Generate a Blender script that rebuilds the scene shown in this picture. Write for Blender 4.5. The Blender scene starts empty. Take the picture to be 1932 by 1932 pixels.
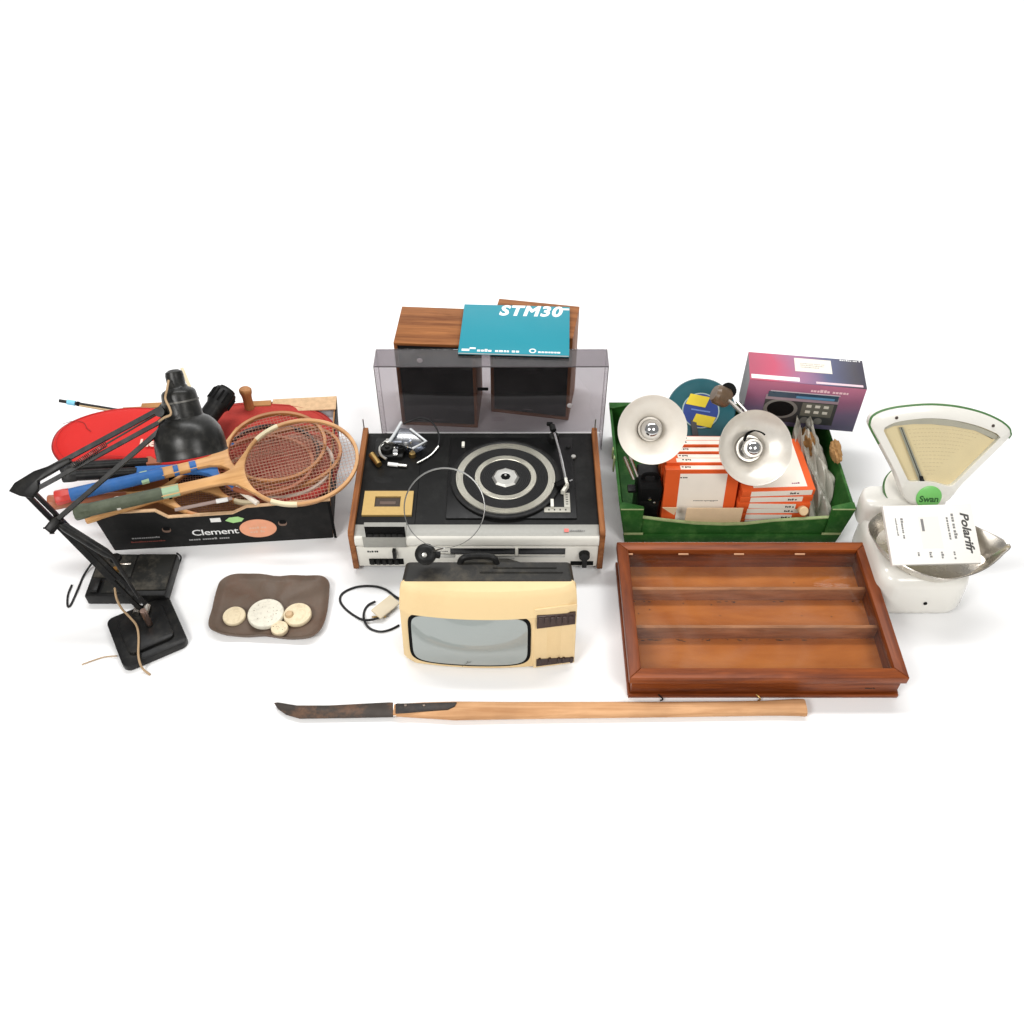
import bpy, bmesh, math, random
from mathutils import Vector, Matrix, Euler
random.seed(7)
R = math.radians
sc = bpy.context.scene
col = sc.collection

# ------------------------------------------------------------------ camera
FOC, TILT, CAMH = 1850.0, R(47.0), 1.93      # focal length in 1932-wide picture units
cam = bpy.data.cameras.new('camera'); camo = bpy.data.objects.new('camera', cam)
cam.sensor_width = 36.0; cam.lens = 36.0 * FOC / 1932.0
cam.clip_start = 0.05; cam.clip_end = 200
camo.location = (0, 0, CAMH); camo.rotation_euler = (math.pi / 2 - TILT, 0, 0)
col.objects.link(camo); sc.camera = camo

# ------------------------------------------------------------------ world, lamps, exposure
w = bpy.data.worlds.new('World'); sc.world = w; w.use_nodes = True
w.node_tree.nodes['Background'].inputs[0].default_value = (1.0, 0.995, 0.99, 1)
w.node_tree.nodes['Background'].inputs[1].default_value = 0.30

def area(name, loc, target, sx, sy, power, color=(1, 1, 1)):
    l = bpy.data.lights.new(name, 'AREA'); l.shape = 'RECTANGLE'; l.size = sx; l.size_y = sy
    l.energy = power; l.color = color
    o = bpy.data.objects.new(name, l); o.location = loc
    d = Vector(target) - Vector(loc)
    o.rotation_euler = d.to_track_quat('-Z', 'Y').to_euler(); col.objects.link(o)
area('softbox_left', (-1.60, -0.35, 2.45), (-0.1, 1.65, 0.1), 1.1, 1.1, 56, (1, .985, .96))
area('softbox_right', (1.45, -0.45, 2.45), (0.1, 1.65, 0.1), 1.1, 1.1, 38, (1, .985, .96))
area('added_backdrop_fill', (0, 2.9, 3.6), (0, 4.2, 0.0), 4.4, 0.6, 140)  # added lamp with no seen source, whitens the far sweep

sc.cycles.max_bounces = 8; sc.cycles.diffuse_bounces = 3; sc.cycles.glossy_bounces = 3; sc.cycles.transparent_max_bounces = 16
vs = sc.view_settings
vs.view_transform = 'Standard'; vs.look = 'None'; vs.exposure = 0.0; vs.gamma = 1.0
vs.use_curve_mapping = False

# ------------------------------------------------------------------ picture-to-place helpers
FWD = Vector((0, math.cos(TILT), -math.sin(TILT))); UPV = Vector((0, math.sin(TILT), math.cos(TILT)))
CP = Vector((0, 0, CAMH))
def ray(px, py): return Vector((1, 0, 0)) * ((px - 966) / FOC) + FWD - UPV * ((py - 966) / FOC)
def at_z(px, py, z=0.0):
    r = ray(px, py); return CP + r * ((z - CAMH) / r.z)
def at_y(px, py, y):
    r = ray(px, py); return CP + r * (y / r.y)
def at_d(px, py, d): return CP + ray(px, py) * d
def at_plane(px, py, p, n):
    r = ray(px, py); return CP + r * ((Vector(p) - CP).dot(n) / r.dot(n))

# ------------------------------------------------------------------ materials
MATS = {}
def _nt(name):
    m = bpy.data.materials.new(name); m.use_nodes = True
    nt = m.node_tree; b = nt.nodes['Principled BSDF']; MATS[name] = m
    return m, nt, b
def mat(name, c, rough=.5, metal=0., spec=.5, var=.12, vscale=30., bump=0., bscale=200., rvar=.12,
        dirt_or_reflection=None, dirt_or_reflection_amt=0., dscale=12., coat=0., alpha=1., trans=0., ior=1.5, sheen=0., aniso=0.):
    if name in MATS: return MATS[name]
    m, nt, b = _nt(name); N = nt.nodes; L = nt.links
    tc = N.new('ShaderNodeTexCoord')
    n1 = N.new('ShaderNodeTexNoise'); n1.inputs['Scale'].default_value = vscale; n1.inputs['Detail'].default_value = 5
    L.new(tc.outputs['Object'], n1.inputs['Vector'])
    mx = N.new('ShaderNodeMix'); mx.data_type = 'RGBA'
    lo = [max(0, x * (1 - var)) for x in c]; hi = [min(1, x * (1 + var)) for x in c]
    mx.inputs[6].default_value = (*lo, 1); mx.inputs[7].default_value = (*hi, 1)
    L.new(n1.outputs['Fac'], mx.inputs[0]); out = mx.outputs[2]
    if dirt_or_reflection:
        n2 = N.new('ShaderNodeTexNoise'); n2.inputs['Scale'].default_value = dscale; n2.inputs['Detail'].default_value = 8
        n2.inputs['Roughness'].default_value = .7
        L.new(tc.outputs['Object'], n2.inputs['Vector'])
        rp = N.new('ShaderNodeValToRGB'); rp.color_ramp.elements[0].position = .48; rp.color_ramp.elements[1].position = .72
        rp.color_ramp.elements[1].color = (dirt_or_reflection_amt,) * 3 + (1,)
        L.new(n2.outputs['Fac'], rp.inputs[0])
        m2 = N.new('ShaderNodeMix'); m2.data_type = 'RGBA'; m2.inputs[7].default_value = (*dirt_or_reflection, 1)
        L.new(rp.outputs[0], m2.inputs[0]); L.new(out, m2.inputs[6]); out = m2.outputs[2]
    L.new(out, b.inputs['Base Color'])
    mr = N.new('ShaderNodeMapRange'); mr.inputs['To Min'].default_value = max(.02, rough - rvar); mr.inputs['To Max'].default_value = min(1, rough + rvar)
    n3 = N.new('ShaderNodeTexNoise'); n3.inputs['Scale'].default_value = vscale * 1.7; n3.inputs['Detail'].default_value = 6
    L.new(tc.outputs['Object'], n3.inputs['Vector']); L.new(n3.outputs['Fac'], mr.inputs['Value'])
    L.new(mr.outputs[0], b.inputs['Roughness'])
    b.inputs['Metallic'].default_value = metal; b.inputs['Specular IOR Level'].default_value = spec
    b.inputs['Coat Weight'].default_value = coat; b.inputs['Alpha'].default_value = alpha
    b.inputs['Transmission Weight'].default_value = trans; b.inputs['IOR'].default_value = ior
    b.inputs['Sheen Weight'].default_value = sheen; b.inputs['Anisotropic'].default_value = aniso
    if bump:
        nb = N.new('ShaderNodeTexNoise'); nb.inputs['Scale'].default_value = bscale; nb.inputs['Detail'].default_value = 4
        L.new(tc.outputs['Object'], nb.inputs['Vector'])
        bp = N.new('ShaderNodeBump'); bp.inputs['Strength'].default_value = bump; bp.inputs['Distance'].default_value = .002
        L.new(nb.outputs['Fac'], bp.inputs['Height']); L.new(bp.outputs[0], b.inputs['Normal'])
    return m
def wood(name, c1, c2, axis=0, scale=14., rough=.42, stretch=14., spec=.4, c3=None, coat=0.):
    if name in MATS: return MATS[name]
    m, nt, b = _nt(name); N = nt.nodes; L = nt.links
    tc = N.new('ShaderNodeTexCoord'); mp = N.new('ShaderNodeMapping')
    s = [scale * stretch / 3] * 3; s[axis] = scale / 3.0
    mp.inputs['Scale'].default_value = s
    L.new(tc.outputs['Object'], mp.inputs[0])
    n = N.new('ShaderNodeTexNoise'); n.inputs['Scale'].default_value = 1.0; n.inputs['Detail'].default_value = 7
    n.inputs['Roughness'].default_value = .62; n.inputs['Distortion'].default_value = .5
    L.new(mp.outputs[0], n.inputs['Vector'])
    rp = N.new('ShaderNodeValToRGB'); e = rp.color_ramp.elements
    e[0].position = .34; e[0].color = (*c2, 1); e[1].position = .62; e[1].color = (*c1, 1)
    L.new(n.outputs['Fac'], rp.inputs[0])
    out = rp.outputs[0]
    n2 = N.new('ShaderNodeTexNoise'); n2.inputs['Scale'].default_value = 9; n2.inputs['Detail'].default_value = 6
    L.new(tc.outputs['Object'], n2.inputs['Vector'])
    mx = N.new('ShaderNodeMix'); mx.data_type = 'RGBA'; mx.blend_type = 'MULTIPLY'; mx.inputs[0].default_value = .35
    g = N.new('ShaderNodeValToRGB'); g.color_ramp.elements[0].position = .3; g.color_ramp.elements[0].color = (*(c3 or (.45, .4, .35)), 1)
    g.color_ramp.elements[1].position = .6
    L.new(n2.outputs['Fac'], g.inputs[0]); L.new(out, mx.inputs[6]); L.new(g.outputs[0], mx.inputs[7])
    L.new(mx.outputs[2], b.inputs['Base Color'])
    mr = N.new('ShaderNodeMapRange'); mr.inputs['To Min'].default_value = rough + .12; mr.inputs['To Max'].default_value = rough - .08
    L.new(n.outputs['Fac'], mr.inputs['Value']); L.new(mr.outputs[0], b.inputs['Roughness'])
    b.inputs['Specular IOR Level'].default_value = spec; b.inputs['Coat Weight'].default_value = coat
    bp = N.new('ShaderNodeBump'); bp.inputs['Strength'].default_value = .12; bp.inputs['Distance'].default_value = .001
    L.new(n.outputs['Fac'], bp.inputs['Height']); L.new(bp.outputs[0], b.inputs['Normal'])
    return m

def sheen_fac(nt, base, edge):
    """reflectance of a thin clear sheet, the same from both sides"""
    lw = nt.nodes.new('ShaderNodeLayerWeight'); lw.inputs[0].default_value = .5
    pw = nt.nodes.new('ShaderNodeMath'); pw.operation = 'POWER'; pw.inputs[1].default_value = 4
    nt.links.new(lw.outputs['Facing'], pw.inputs[0])
    ma = nt.nodes.new('ShaderNodeMath'); ma.operation = 'MULTIPLY_ADD'; ma.inputs[1].default_value = edge; ma.inputs[2].default_value = base
    nt.links.new(pw.outputs[0], ma.inputs[0]); return ma.outputs[0]

# ------------------------------------------------------------------ mesh building
class MB:
    def __init__(s): s.bm = bmesh.new()
    def _bev(s, faces, bev, seg=2):
        if bev > 0:
            es = list({e for f in faces for e in f.edges})
            bmesh.ops.bevel(s.bm, geom=es, offset=bev, segments=seg, profile=.5, affect='EDGES', clamp_overlap=True)
    def box(s, c, size, M=None, bev=0., seg=2):
        X = (M or Matrix()) @ Matrix.Translation(c) @ Matrix.Diagonal((*size, 1))
        r = bmesh.ops.create_cube(s.bm, size=1.0)
        for v in r['verts']: v.co = X @ v.co
        s._bev({f for v in r['verts'] for f in v.link_faces}, bev, seg); return s
    def span(s, a, b, M=None, bev=0., seg=2):
        a = Vector(a); b = Vector(b); return s.box((a + b) / 2, [abs(x) for x in (b - a)], M, bev, seg)
    def prism(s, pts, z0, z1, M=None, bev=0., seg=2):
        """polygon in local xy, extruded z0..z1"""
        M = M or Matrix(); n = len(pts)
        lo = [s.bm.verts.new(M @ Vector((p[0], p[1], z0))) for p in pts]
        hi = [s.bm.verts.new(M @ Vector((p[0], p[1], z1))) for p in pts]
        fs = [s.bm.faces.new(lo[::-1]), s.bm.faces.new(hi)]
        for i in range(n): fs.append(s.bm.faces.new((lo[i], lo[(i + 1) % n], hi[(i + 1) % n], hi[i])))
        bmesh.ops.recalc_face_normals(s.bm, faces=fs)
        s._bev(fs, bev, seg); return s
    def slab(s, pts, nrm, th, bev=0.):
        """polygon of world points, thickened against nrm"""
        n = len(pts); nrm = Vector(nrm).normalized()
        hi = [s.bm.verts.new(Vector(p)) for p in pts]; lo = [s.bm.verts.new(Vector(p) - nrm * th) for p in pts]
        fs = [s.bm.faces.new(lo[::-1]), s.bm.faces.new(hi)]
        for i in range(n): fs.append(s.bm.faces.new((lo[i], lo[(i + 1) % n], hi[(i + 1) % n], hi[i])))
        bmesh.ops.recalc_face_normals(s.bm, faces=fs); s._bev(fs, bev); return s
    def rings(s, rs, closed=True, cap=True, loop=False):
        """loft a list of rings of world points"""
        V = [[s.bm.verts.new(Vector(p)) for p in r] for r in rs]; n = len(V[0]); fs = []
        for a in range(len(V) - (0 if loop else 1)):
            A, B = V[a], V[(a + 1) % len(V)]
            for i in range(n if closed else n - 1):
                j = (i + 1) % n; fs.append(s.bm.faces.new((A[i], A[j], B[j], B[i])))
        if cap and not loop:
            fs.append(s.bm.faces.new(V[0][::-1])); fs.append(s.bm.faces.new(V[-1]))
        bmesh.ops.recalc_face_normals(s.bm, faces=fs); return s
    def tube(s, pts, r, seg=8, closed=False, ref=None, prof=None, cap=True):
        pts = [Vector(p) for p in pts]; n = len(pts); rs = []
        rad = r if isinstance(r, (list, tuple)) else [r] * n
        prev = None
        for i, p in enumerate(pts):
            a = pts[(i - 1) % n] if (closed or i > 0) else p
            b = pts[(i + 1) % n] if (closed or i < n - 1) else p
            t = (b - a).normalized()
            if ref is not None: u = Vector(ref)
            elif prev is not None: u = prev
            else: u = Vector((0, 0, 1)) if abs(t.z) < .9 else Vector((1, 0, 0))
            u = (u - t * u.dot(t)).normalized(); v = t.cross(u); prev = u
            if prof: rs.append([p + u * (q[0] * rad[i]) + v * (q[1] * rad[i]) for q in prof])
            else: rs.append([p + (u * math.cos(k * 2 * math.pi / seg) + v * math.sin(k * 2 * math.pi / seg)) * rad[i] for k in range(seg)])
        return s.rings(rs, cap=cap, loop=closed)
    def lathe(s, prof, M=None, seg=32, cap=False):
        """prof: (r, z) about local z"""
        M = M or Matrix()
        rs = [[M @ Vector((max(r, 1e-5) * math.cos(k * 2 * math.pi / seg), max(r, 1e-5) * math.sin(k * 2 * math.pi / seg), z)) for k in range(seg)] for r, z in prof]
        s.rings(rs, cap=cap); bmesh.ops.remove_doubles(s.bm, verts=s.bm.verts[:], dist=5e-5); return s
    def grid(s, fn, nu, nv):
        V = [[s.bm.verts.new(fn(i / nu, j / nv)) for j in range(nv + 1)] for i in range(nu + 1)]
        for i in range(nu):
            for j in range(nv): s.bm.faces.new((V[i][j], V[i + 1][j], V[i + 1][j + 1], V[i][j + 1]))
        return s
    def quad(s, pts): s.bm.faces.new([s.bm.verts.new(Vector(p)) for p in pts]); return s
    def text(s, body, size, M, ext=.0003, shear=0., bold=0., spacing=1., width=None):
        cu = bpy.data.curves.new('t', 'FONT'); cu.body = body; cu.size = size; cu.extrude = ext; cu.shear = shear
        cu.bevel_depth = bold; cu.bevel_resolution = 0; cu.space_character = spacing; cu.align_x = 'LEFT'; cu.resolution_u = 3
        o = bpy.data.objects.new('t', cu); col.objects.link(o); bpy.context.view_layer.update()
        me = bpy.data.meshes.new_from_object(o.evaluated_get(bpy.context.evaluated_depsgraph_get()))
        if width:
            xs = [v.co.x for v in me.vertices]; k = width / max(1e-6, max(xs) - min(xs))
            me.transform(Matrix.Diagonal((k, 1, 1, 1)))
        me.transform(Matrix.Diagonal((1, 1, .15 if bold > 0 else 1, 1))); me.transform(M); s.bm.from_mesh(me)
        bpy.data.objects.remove(o); bpy.data.curves.remove(cu); bpy.data.meshes.remove(me); return s
    def greek(s, M, width, h, words=4, rows=1, lead=1.9, th=.0003, seed=1):
        """unreadably small print: short broken strokes"""
        rnd = random.Random(seed)
        for r in range(rows):
            x = 0.; y = -r * h * lead; end = width * (1 if r < rows - 1 else rnd.uniform(.7, 1))
            while x < end:
                wl = rnd.uniform(.5, 1.5) * width / words * .8
                x1 = min(end, x + wl); q = x
                while q < x1:
                    cw = rnd.uniform(.5, .9) * h; hh = h * rnd.choice((.68, .68, .7, 1.))
                    s.box((q + cw / 2, y + hh / 2, th / 2), (cw, hh, th), M); q += cw * 1.28
                x = x1 + h * .8
        return s
    def build(s, name, m, parent=None, smooth=35, kind=None, label=None):
        me = bpy.data.meshes.new(name); s.bm.to_mesh(me); s.bm.free()
        o = bpy.data.objects.new(name, me); col.objects.link(o)
        if m is not None: me.materials.append(m)
        if parent is not None:
            me.transform(WM[parent.name].inverted()); o.parent = parent; WM[o.name] = WM[parent.name]
        else: WM[o.name] = Matrix()
        if smooth:
            for p in me.polygons: p.use_smooth = True
            me.set_sharp_from_angle(angle=R(smooth))
        if kind: o['kind'] = kind
        if label: o['label'] = label
        return o
WM = {}
def thing(name, label, cat, loc=(0, 0, 0), rot=(0, 0, 0), group=None):
    o = bpy.data.objects.new(name, None); col.objects.link(o); o.empty_display_size = .05
    o.location = loc; o.rotation_euler = rot
    WM[o.name] = Matrix.LocRotScale(Vector(loc), Euler(rot), None)
    o['label'] = label; o['category'] = cat
    if group: o['group'] = group
    return o
def tag(o, label, cat, group=None):
    o['label'] = label; o['category'] = cat
    if group: o['group'] = group
    return o
def single(mb, name, m, label, cat, loc, group=None, smooth=35):
    """a thing that is one mesh, origin at its base"""
    o = mb.build(name, m, None, smooth); o.data.transform(Matrix.Translation(-Vector(loc))); o.location = loc
    WM[o.name] = Matrix.Translation(Vector(loc)); return tag(o, label, cat, group)
def frame(o, xd, zh=(0, 0, 1)):
    x = Vector(xd).normalized(); z = Vector(zh); z = (z - x * z.dot(x)).normalized(); y = z.cross(x)
    return Matrix(((x.x, y.x, z.x, o[0]), (x.y, y.y, z.y, o[1]), (x.z, y.z, z.z, o[2]), (0, 0, 0, 1)))
def rrect(wd, ht, r, n=5):
    out = []
    for cx, cy, a0 in ((wd / 2 - r, ht / 2 - r, 0), (-wd / 2 + r, ht / 2 - r, 90), (-wd / 2 + r, -ht / 2 + r, 180), (wd / 2 - r, -ht / 2 + r, 270)):
        for k in range(n + 1):
            a = R(a0 + 90 * k / n); out.append((cx + r * math.cos(a), cy + r * math.sin(a)))
    return out
def spline(pts, n=8, closed=False):
    P = [Vector(p) for p in pts]; N = len(P); out = []
    for i in range(N if closed else N - 1):
        p0 = P[(i - 1) % N] if (closed or i > 0) else P[i]; p1 = P[i]; p2 = P[(i + 1) % N]
        p3 = P[(i + 2) % N] if (closed or i < N - 2) else p2
        for k in range(n):
            t = k / n
            out.append(.5 * ((2 * p1) + (p2 - p0) * t + (2 * p0 - 5 * p1 + 4 * p2 - p3) * t * t + (3 * p1 - p0 - 3 * p2 + p3) * t ** 3))
    if not closed: out.append(P[-1])
    return out

# ---- the palette
M_paper = mat('white_paper', (.93, .93, .93), .75, spec=.2, var=.012, vscale=3)
M_black = mat('black_plastic', (.008, .008, .008), .42, spec=.2, var=.3, dirt_or_reflection=(.05, .047, .04), dirt_or_reflection_amt=.35, dscale=40)
M_matt = mat('matt_black', (.006, .006, .006), .7, spec=.08, var=.3)
M_deckblk = mat('deck_black', (.0085, .0085, .0082), .5, spec=.14, var=.2, vscale=60, dirt_or_reflection=(.04, .04, .038), dirt_or_reflection_amt=.3, dscale=14)
M_chrome = mat('chrome', (.75, .75, .74), .16, 1., var=.06, rvar=.08)
M_alu = mat('brushed_aluminium', (.60, .59, .55), .34, 1., var=.1)
M_steel = mat('stainless_steel', (.62, .58, .52), .27, 1., var=.15, vscale=14, rvar=.12)
M_cream = mat('cream_metal', (.74, .72, .64), .4, spec=.4, var=.05)
M_card = mat('brown_cardboard', (.42, .21, .085), .8, spec=.15, var=.22, vscale=26)
M_cut = mat('cut_cardboard_edge', (.62, .42, .25), .85, spec=.1, var=.3, vscale=90)
M_ink = mat('black_ink', (.02, .02, .02), .6, spec=.2)
M_greyink = mat('grey_ink', (.22, .215, .21), .7, spec=.1)
M_white = mat('white_print', (.85, .85, .83), .6, spec=.2, var=.04)
M_offw = mat('offwhite_label', (.80, .75, .66), .7, spec=.2, var=.06)
M_brass = mat('brass', (.55, .36, .13), .35, 1., var=.15)
M_cable = mat('black_cable', (.012, .012, .013), .5, spec=.3)

# ------------------------------------------------------------------ the paper sweep
def sweep(u, v):
    x = -5 + 10 * u; t = v * 9.5
    s0 = -0.6
    if t < 4.6: y, z = s0 + t, 0.
    else:
        a = (t - 4.6) / 1.5
        if a < math.pi / 2: y, z = s0 + 4.6 + 1.5 * math.sin(a), 1.5 * (1 - math.cos(a))
        else: y, z = s0 + 6.1, 1.5 + (t - 4.6 - 1.5 * math.pi / 2)
    return Vector((x, y, z))
b = MB(); b.grid(sweep, 4, 95); f = b.build('paper_sweep_ground', M_paper, None, 80); f['kind'] = 'structure'

# =================================================================== MUSIC CENTRE
M_teakx = wood('teak_veneer', (.35, .135, .042), (.17, .055, .016), 0, 12, .5, spec=.2)
M_teaky = wood('teak_veneer_side', (.34, .13, .042), (.17, .055, .016), 1, 12, .5, spec=.2)
M_teakz = wood('teak_veneer_upright', (.34, .13, .042), (.17, .055, .016), 2, 12, .5, spec=.2)
XL, XR, YF, YB = -.402, .229, 1.597, 1.966
mc = thing('music_center', 'long black and silver record deck with wooden sides and platter behind the television', 'record player', ((XL + XR) / 2, YF, 0))
side = [(YF - .006, .012), (YF - .004, .137), (YF + .004, .146), (YB + .006, .150), (YB + .01, .012)]
MX = Matrix(((0, 0, 1, 0), (1, 0, 0, 0), (0, 1, 0, 0), (0, 0, 0, 1)))    # (y,z) profile extruded along x
for x in (XL, XR - .014):
    MB().prism(side, x, x + .014, MX, .0015).build('side_panel', M_teaky, mc)
M_front = mat('silver_fascia', (.80, .78, .71), .42, .1, spec=.4, var=.03, vscale=80)
M_strip = mat('brushed_grey_strip', (.33, .325, .295), .45, .1, var=.08, vscale=120)
prof = [(YF + .034, .1345), (YB, .1345), (YB, .016), (YF + .004, .016), (YF + .004, .088), (YF + .034, .10)]
MB().prism(prof, XL + .014, XR - .014, MX, .001).build('deck_body', M_deckblk, mc)
MB().prism([(YF + .0345, .1352), (YF + .036, .12), (YF + .002, .12), (YF + .001, .1305)], XL + .0145, XR - .0145, MX, .0008).build('grey_strip', M_strip, mc)
MB().prism([(YF + .003, .131), (YF - .003, .127), (YF - .006, .118), (YF - .006, .105), (YF - .002, .096), (YF + .003, .0925), (YF + .0035, .120)], XL + .0145, XR - .0145, MX).build('front_roll', M_front, mc, 60)
MB().prism([(YF - .001, .0915), (YF + .0035, .0915), (YF + .0035, .018), (YF - .001, .018)], XL + .0145, XR - .0145, MX, .0012).build('front_panel', M_front, mc)
for x in (XL + .05, XR - .05):
    for y in (YF + .04, YB - .04):
        MB().lathe([(.0, 0), (.014, 0), (.014, .0165), (0, .0165)], Matrix.Translation((x, y, 0)), 16).build('foot', M_matt, mc)
def FZ(zx, zy): return ((1300 + zx * .5383) * .503125, (1550 + zy * .5383) * .503125)
def fbox(zx0, zy0, zx1, zy1, y, dep):       # box on the front face from picture corners
    a = at_y(*FZ(zx0, zy0), y); c = at_y(*FZ(zx1, zy1), y)
    return (Vector((a.x, y - dep, c.z)), Vector((c.x, y + .0004, a.z)))
yf = YF - .001
# front controls
MB().span(*fbox(720, 940, 1172, 982, yf, .001), bev=.0004).build('tuner_dial', mat('dial_glass', (.012, .012, .013), .18, spec=.45), mc)
MB().span(*fbox(1196, 940, 1522, 982, yf, .001), bev=.0004).build('tuner_dial', MATS['dial_glass'], mc)
MB().span(*fbox(1174, 935, 1194, 985, yf, .004), bev=.0008).build('dial_pointer', M_cream, mc)
MB().span(*fbox(630, 975, 752, 1000, yf, .003), bev=.0008).build('push_key', M_alu, mc)
MB().span(*fbox(1030, 988, 1170, 1012, yf, .003), bev=.0008).build('push_key', M_alu, mc)
MB().span(*fbox(1172, 990, 1520, 1000, yf, .0015), bev=.0004).build('trim_line', M_alu, mc)
MB().span(*fbox(155, 1012, 400, 1050, yf, .0012), bev=.0004).build('slider_slot', M_matt, mc)
for k in range(5):
    a, c = fbox(165 + k * 42, 1016, 195 + k * 42, 1046, yf - .001, .005); MB().span(a, c, bev=.0008).build('slider_knob', M_black, mc)
MB().span(*fbox(1560, 1030, 1716, 1056, yf, .0015), bev=.0005).build('slider_slot', M_matt, mc)
p = at_y(*FZ(1655, 978), yf)
MB().lathe([(.0, 0), (.014, 0), (.0135, .012), (.012, .014), (0, .014)], Matrix.Translation(p) @ Matrix.Rotation(R(90), 4, 'X'), 28).build('volume_knob', M_black, mc)
MB().span(*fbox(1642, 1000, 1670, 1062, yf - .0016, .008), bev=.001).build('slider_knob', M_black, mc)
p = at_y(*FZ(335, 965), yf)
MB().span(*fbox(318, 938, 350, 992, yf, .012), bev=.002).build('toggle_switch', M_black, mc)
p = at_y(*FZ(145, 968), yf)
M_facing = frame(p + Vector((0, -.0002, 0)), (1, 0, 0), (0, -1, 0))
MB().greek(M_facing, .032, .006, 2, 1, seed=3).build('fascia_print', M_ink, mc)
p = at_y(*FZ(620, 965), yf); MB().greek(frame(p + Vector((0, -.0002, 0)), (1, 0, 0), (0, -1, 0)), .03, .004, 2, 2, seed=5).build('fascia_print', M_greyink, mc)
# badge on the grey strip
p = at_z(*FZ(1515, 830), .1335) ; tl = Vector((0, .0345, .0045)).normalized()
Mb = frame(p + Vector((0, 0, .0004)), (1, 0, 0), Vector((1, 0, 0)).cross(tl))
MB().box((.006, .006, .0002), (.011, .010, .0004), Mb).build('badge_square', mat('badge_red', (.75, .16, .13), .5), mc)
MB().greek(Mb @ Matrix.Translation((.014, .003, 0)), .044, .0045, 1, 1, seed=9).build('badge_print', M_greyink, mc)
# cassette well
a = at_z(*FZ(118, 785), .136); c = at_z(*FZ(415, 785), .136)
MB().span((a.x, YF - .0085, .098), (c.x, YF + .040, .1372), bev=.001).build('cassette_key_housing', M_strip, mc)
a = at_y(*FZ(122, 790), YF - .0085); c = at_y(*FZ(412, 862), YF - .0085)
MB().span((a.x, YF - .0095, c.z), (c.x, YF - .008, a.z), bev=.0004).build('cassette_key_panel', M_matt, mc)
for k in range(6):
    x0 = a.x + .004 + k * (c.x - a.x - .008) / 6
    MB().span((x0 + .001, YF - .0125, c.z + .003), (x0 + (c.x - a.x - .008) / 6 - .001, YF - .009, c.z + .014), bev=.0008).build('cassette_key', M_black, mc)
M_gold = mat('gold_anodised', (.55, .37, .13), .38, .35, var=.06, vscale=90)
a = at_z(*FZ(128, 545), .138); c = at_z(*FZ(452, 712), .138)
cx, cy = (a.x + c.x) / 2, (a.y + c.y) / 2; gw, gd = c.x - a.x, a.y - c.y
b = MB()
for (x0, x1, y0, y1) in ((-.5, .5, .27, .5), (-.5, .5, -.5, -.16), (-.5, -.27, -.16, .27), (.25, .5, -.16, .27)):
    b.span((cx + x0 * gw, cy + y0 * gd, .1346), (cx + x1 * gw, cy + y1 * gd, .1405))
bmesh.ops.remove_doubles(b.bm, verts=b.bm.verts[:], dist=1e-5)
cl = b.build('cassette_lid', M_gold, mc)
MB().span((cx - .27 * gw, cy - .16 * gd, .1346), (cx + .25 * gw, cy + .27 * gd, .1362)).build('cassette_window', mat('smoked_window', (.06, .045, .035), .12, spec=.6), cl)
MB().span((cx - .17 * gw, cy - .02 * gd, .1362), (cx + .15 * gw, cy + .1 * gd, .1368)).build('tape_strip', mat('brown_tape', (.12, .08, .06), .3), cl)
# emblem, seams
p = at_z(*FZ(255, 455), .1346)
MB().lathe([(0.0, .0006), (.018, .0006), (.02, 0)], Matrix.Translation(p) @ Matrix.Diagonal((1.3, .8, 1, 1)), 24).build('embossed_emblem', M_deckblk, mc)
a = at_z(*FZ(545, 170), .1346); c = at_z(*FZ(490, 775), .1346)
MB().span((-.2415, YF + .036, .1345), (-.2400, YB - .004, .1353)).build('deck_seam', M_matt, mc)
# turntable plinth, platter
a = at_z(*FZ(740, 168), .139); c = at_z(*FZ(1605, 732), .139)
MB().span((a.x - .006, c.y, .1345), (c.x, a.y, .1395), bev=.0015).build('turntable_plinth', mat('plinth_black', (.005, .005, .005), .34, spec=.2), mc)
PC = Vector((-.0165, 1.783, .1395))
Mp = Matrix.Translation(PC); rr = .142
pl = MB().lathe([(0, 0), (rr * .96, 0), (rr, .002), (rr, .0075), (rr * .985, .009), (rr * .93, .0095), (rr * .915, .0085), (0, .0085)], Mp, 72).build('platter', M_black, mc)
M_ring = mat('ribbed_silver', (.58, .56, .48), .30, 1., var=.03, vscale=40, rvar=.03, aniso=.85)
_n = M_ring.node_tree; _t = _n.nodes.new('ShaderNodeTangent'); _t.direction_type = 'RADIAL'; _t.axis = 'Z'
_n.links.new(_t.outputs[0], _n.nodes['Principled BSDF'].inputs['Tangent'])
def ring(r0, r1, z0, z1, name, m, par, seg=72, bev=.0008, n=5):
    pf = [(r0 * rr, z0)]; a0, a1 = r0 * rr + bev, r1 * rr - bev
    for k in range(n):
        q0, q1 = a0 + (a1 - a0) * k / n, a0 + (a1 - a0) * (k + 1) / n
        pf += [(q0 + .0002, z1 - .0005), (q0 + (q1 - q0) * .3, z1), (q0 + (q1 - q0) * .7, z1), (q1 - .0002, z1 - .0005)]
    return MB().lathe(pf + [(r1 * rr, z0)], Mp, seg).build(name, m, par, 25)
ring(.765, .905, .0086, .0105, 'outer_silver_ring', M_ring, pl)
M_mat = mat('rubber_mat', (.014, .014, .014), .55, spec=.25, var=.2)
b = MB()
for k in range(7):
    r0 = .57 + k * .0275; b.lathe([(r0 * rr, .0086), (r0 * rr + .0008, .0098), ((r0 + .021) * rr, .0098), ((r0 + .021) * rr + .0008, .0086)], Mp, 60)
b.build('rubber_mat_grooves', M_mat, pl)
ring(.455, .565, .0086, .0108, 'inner_silver_ring', M_ring, pl)
b = MB()
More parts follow.
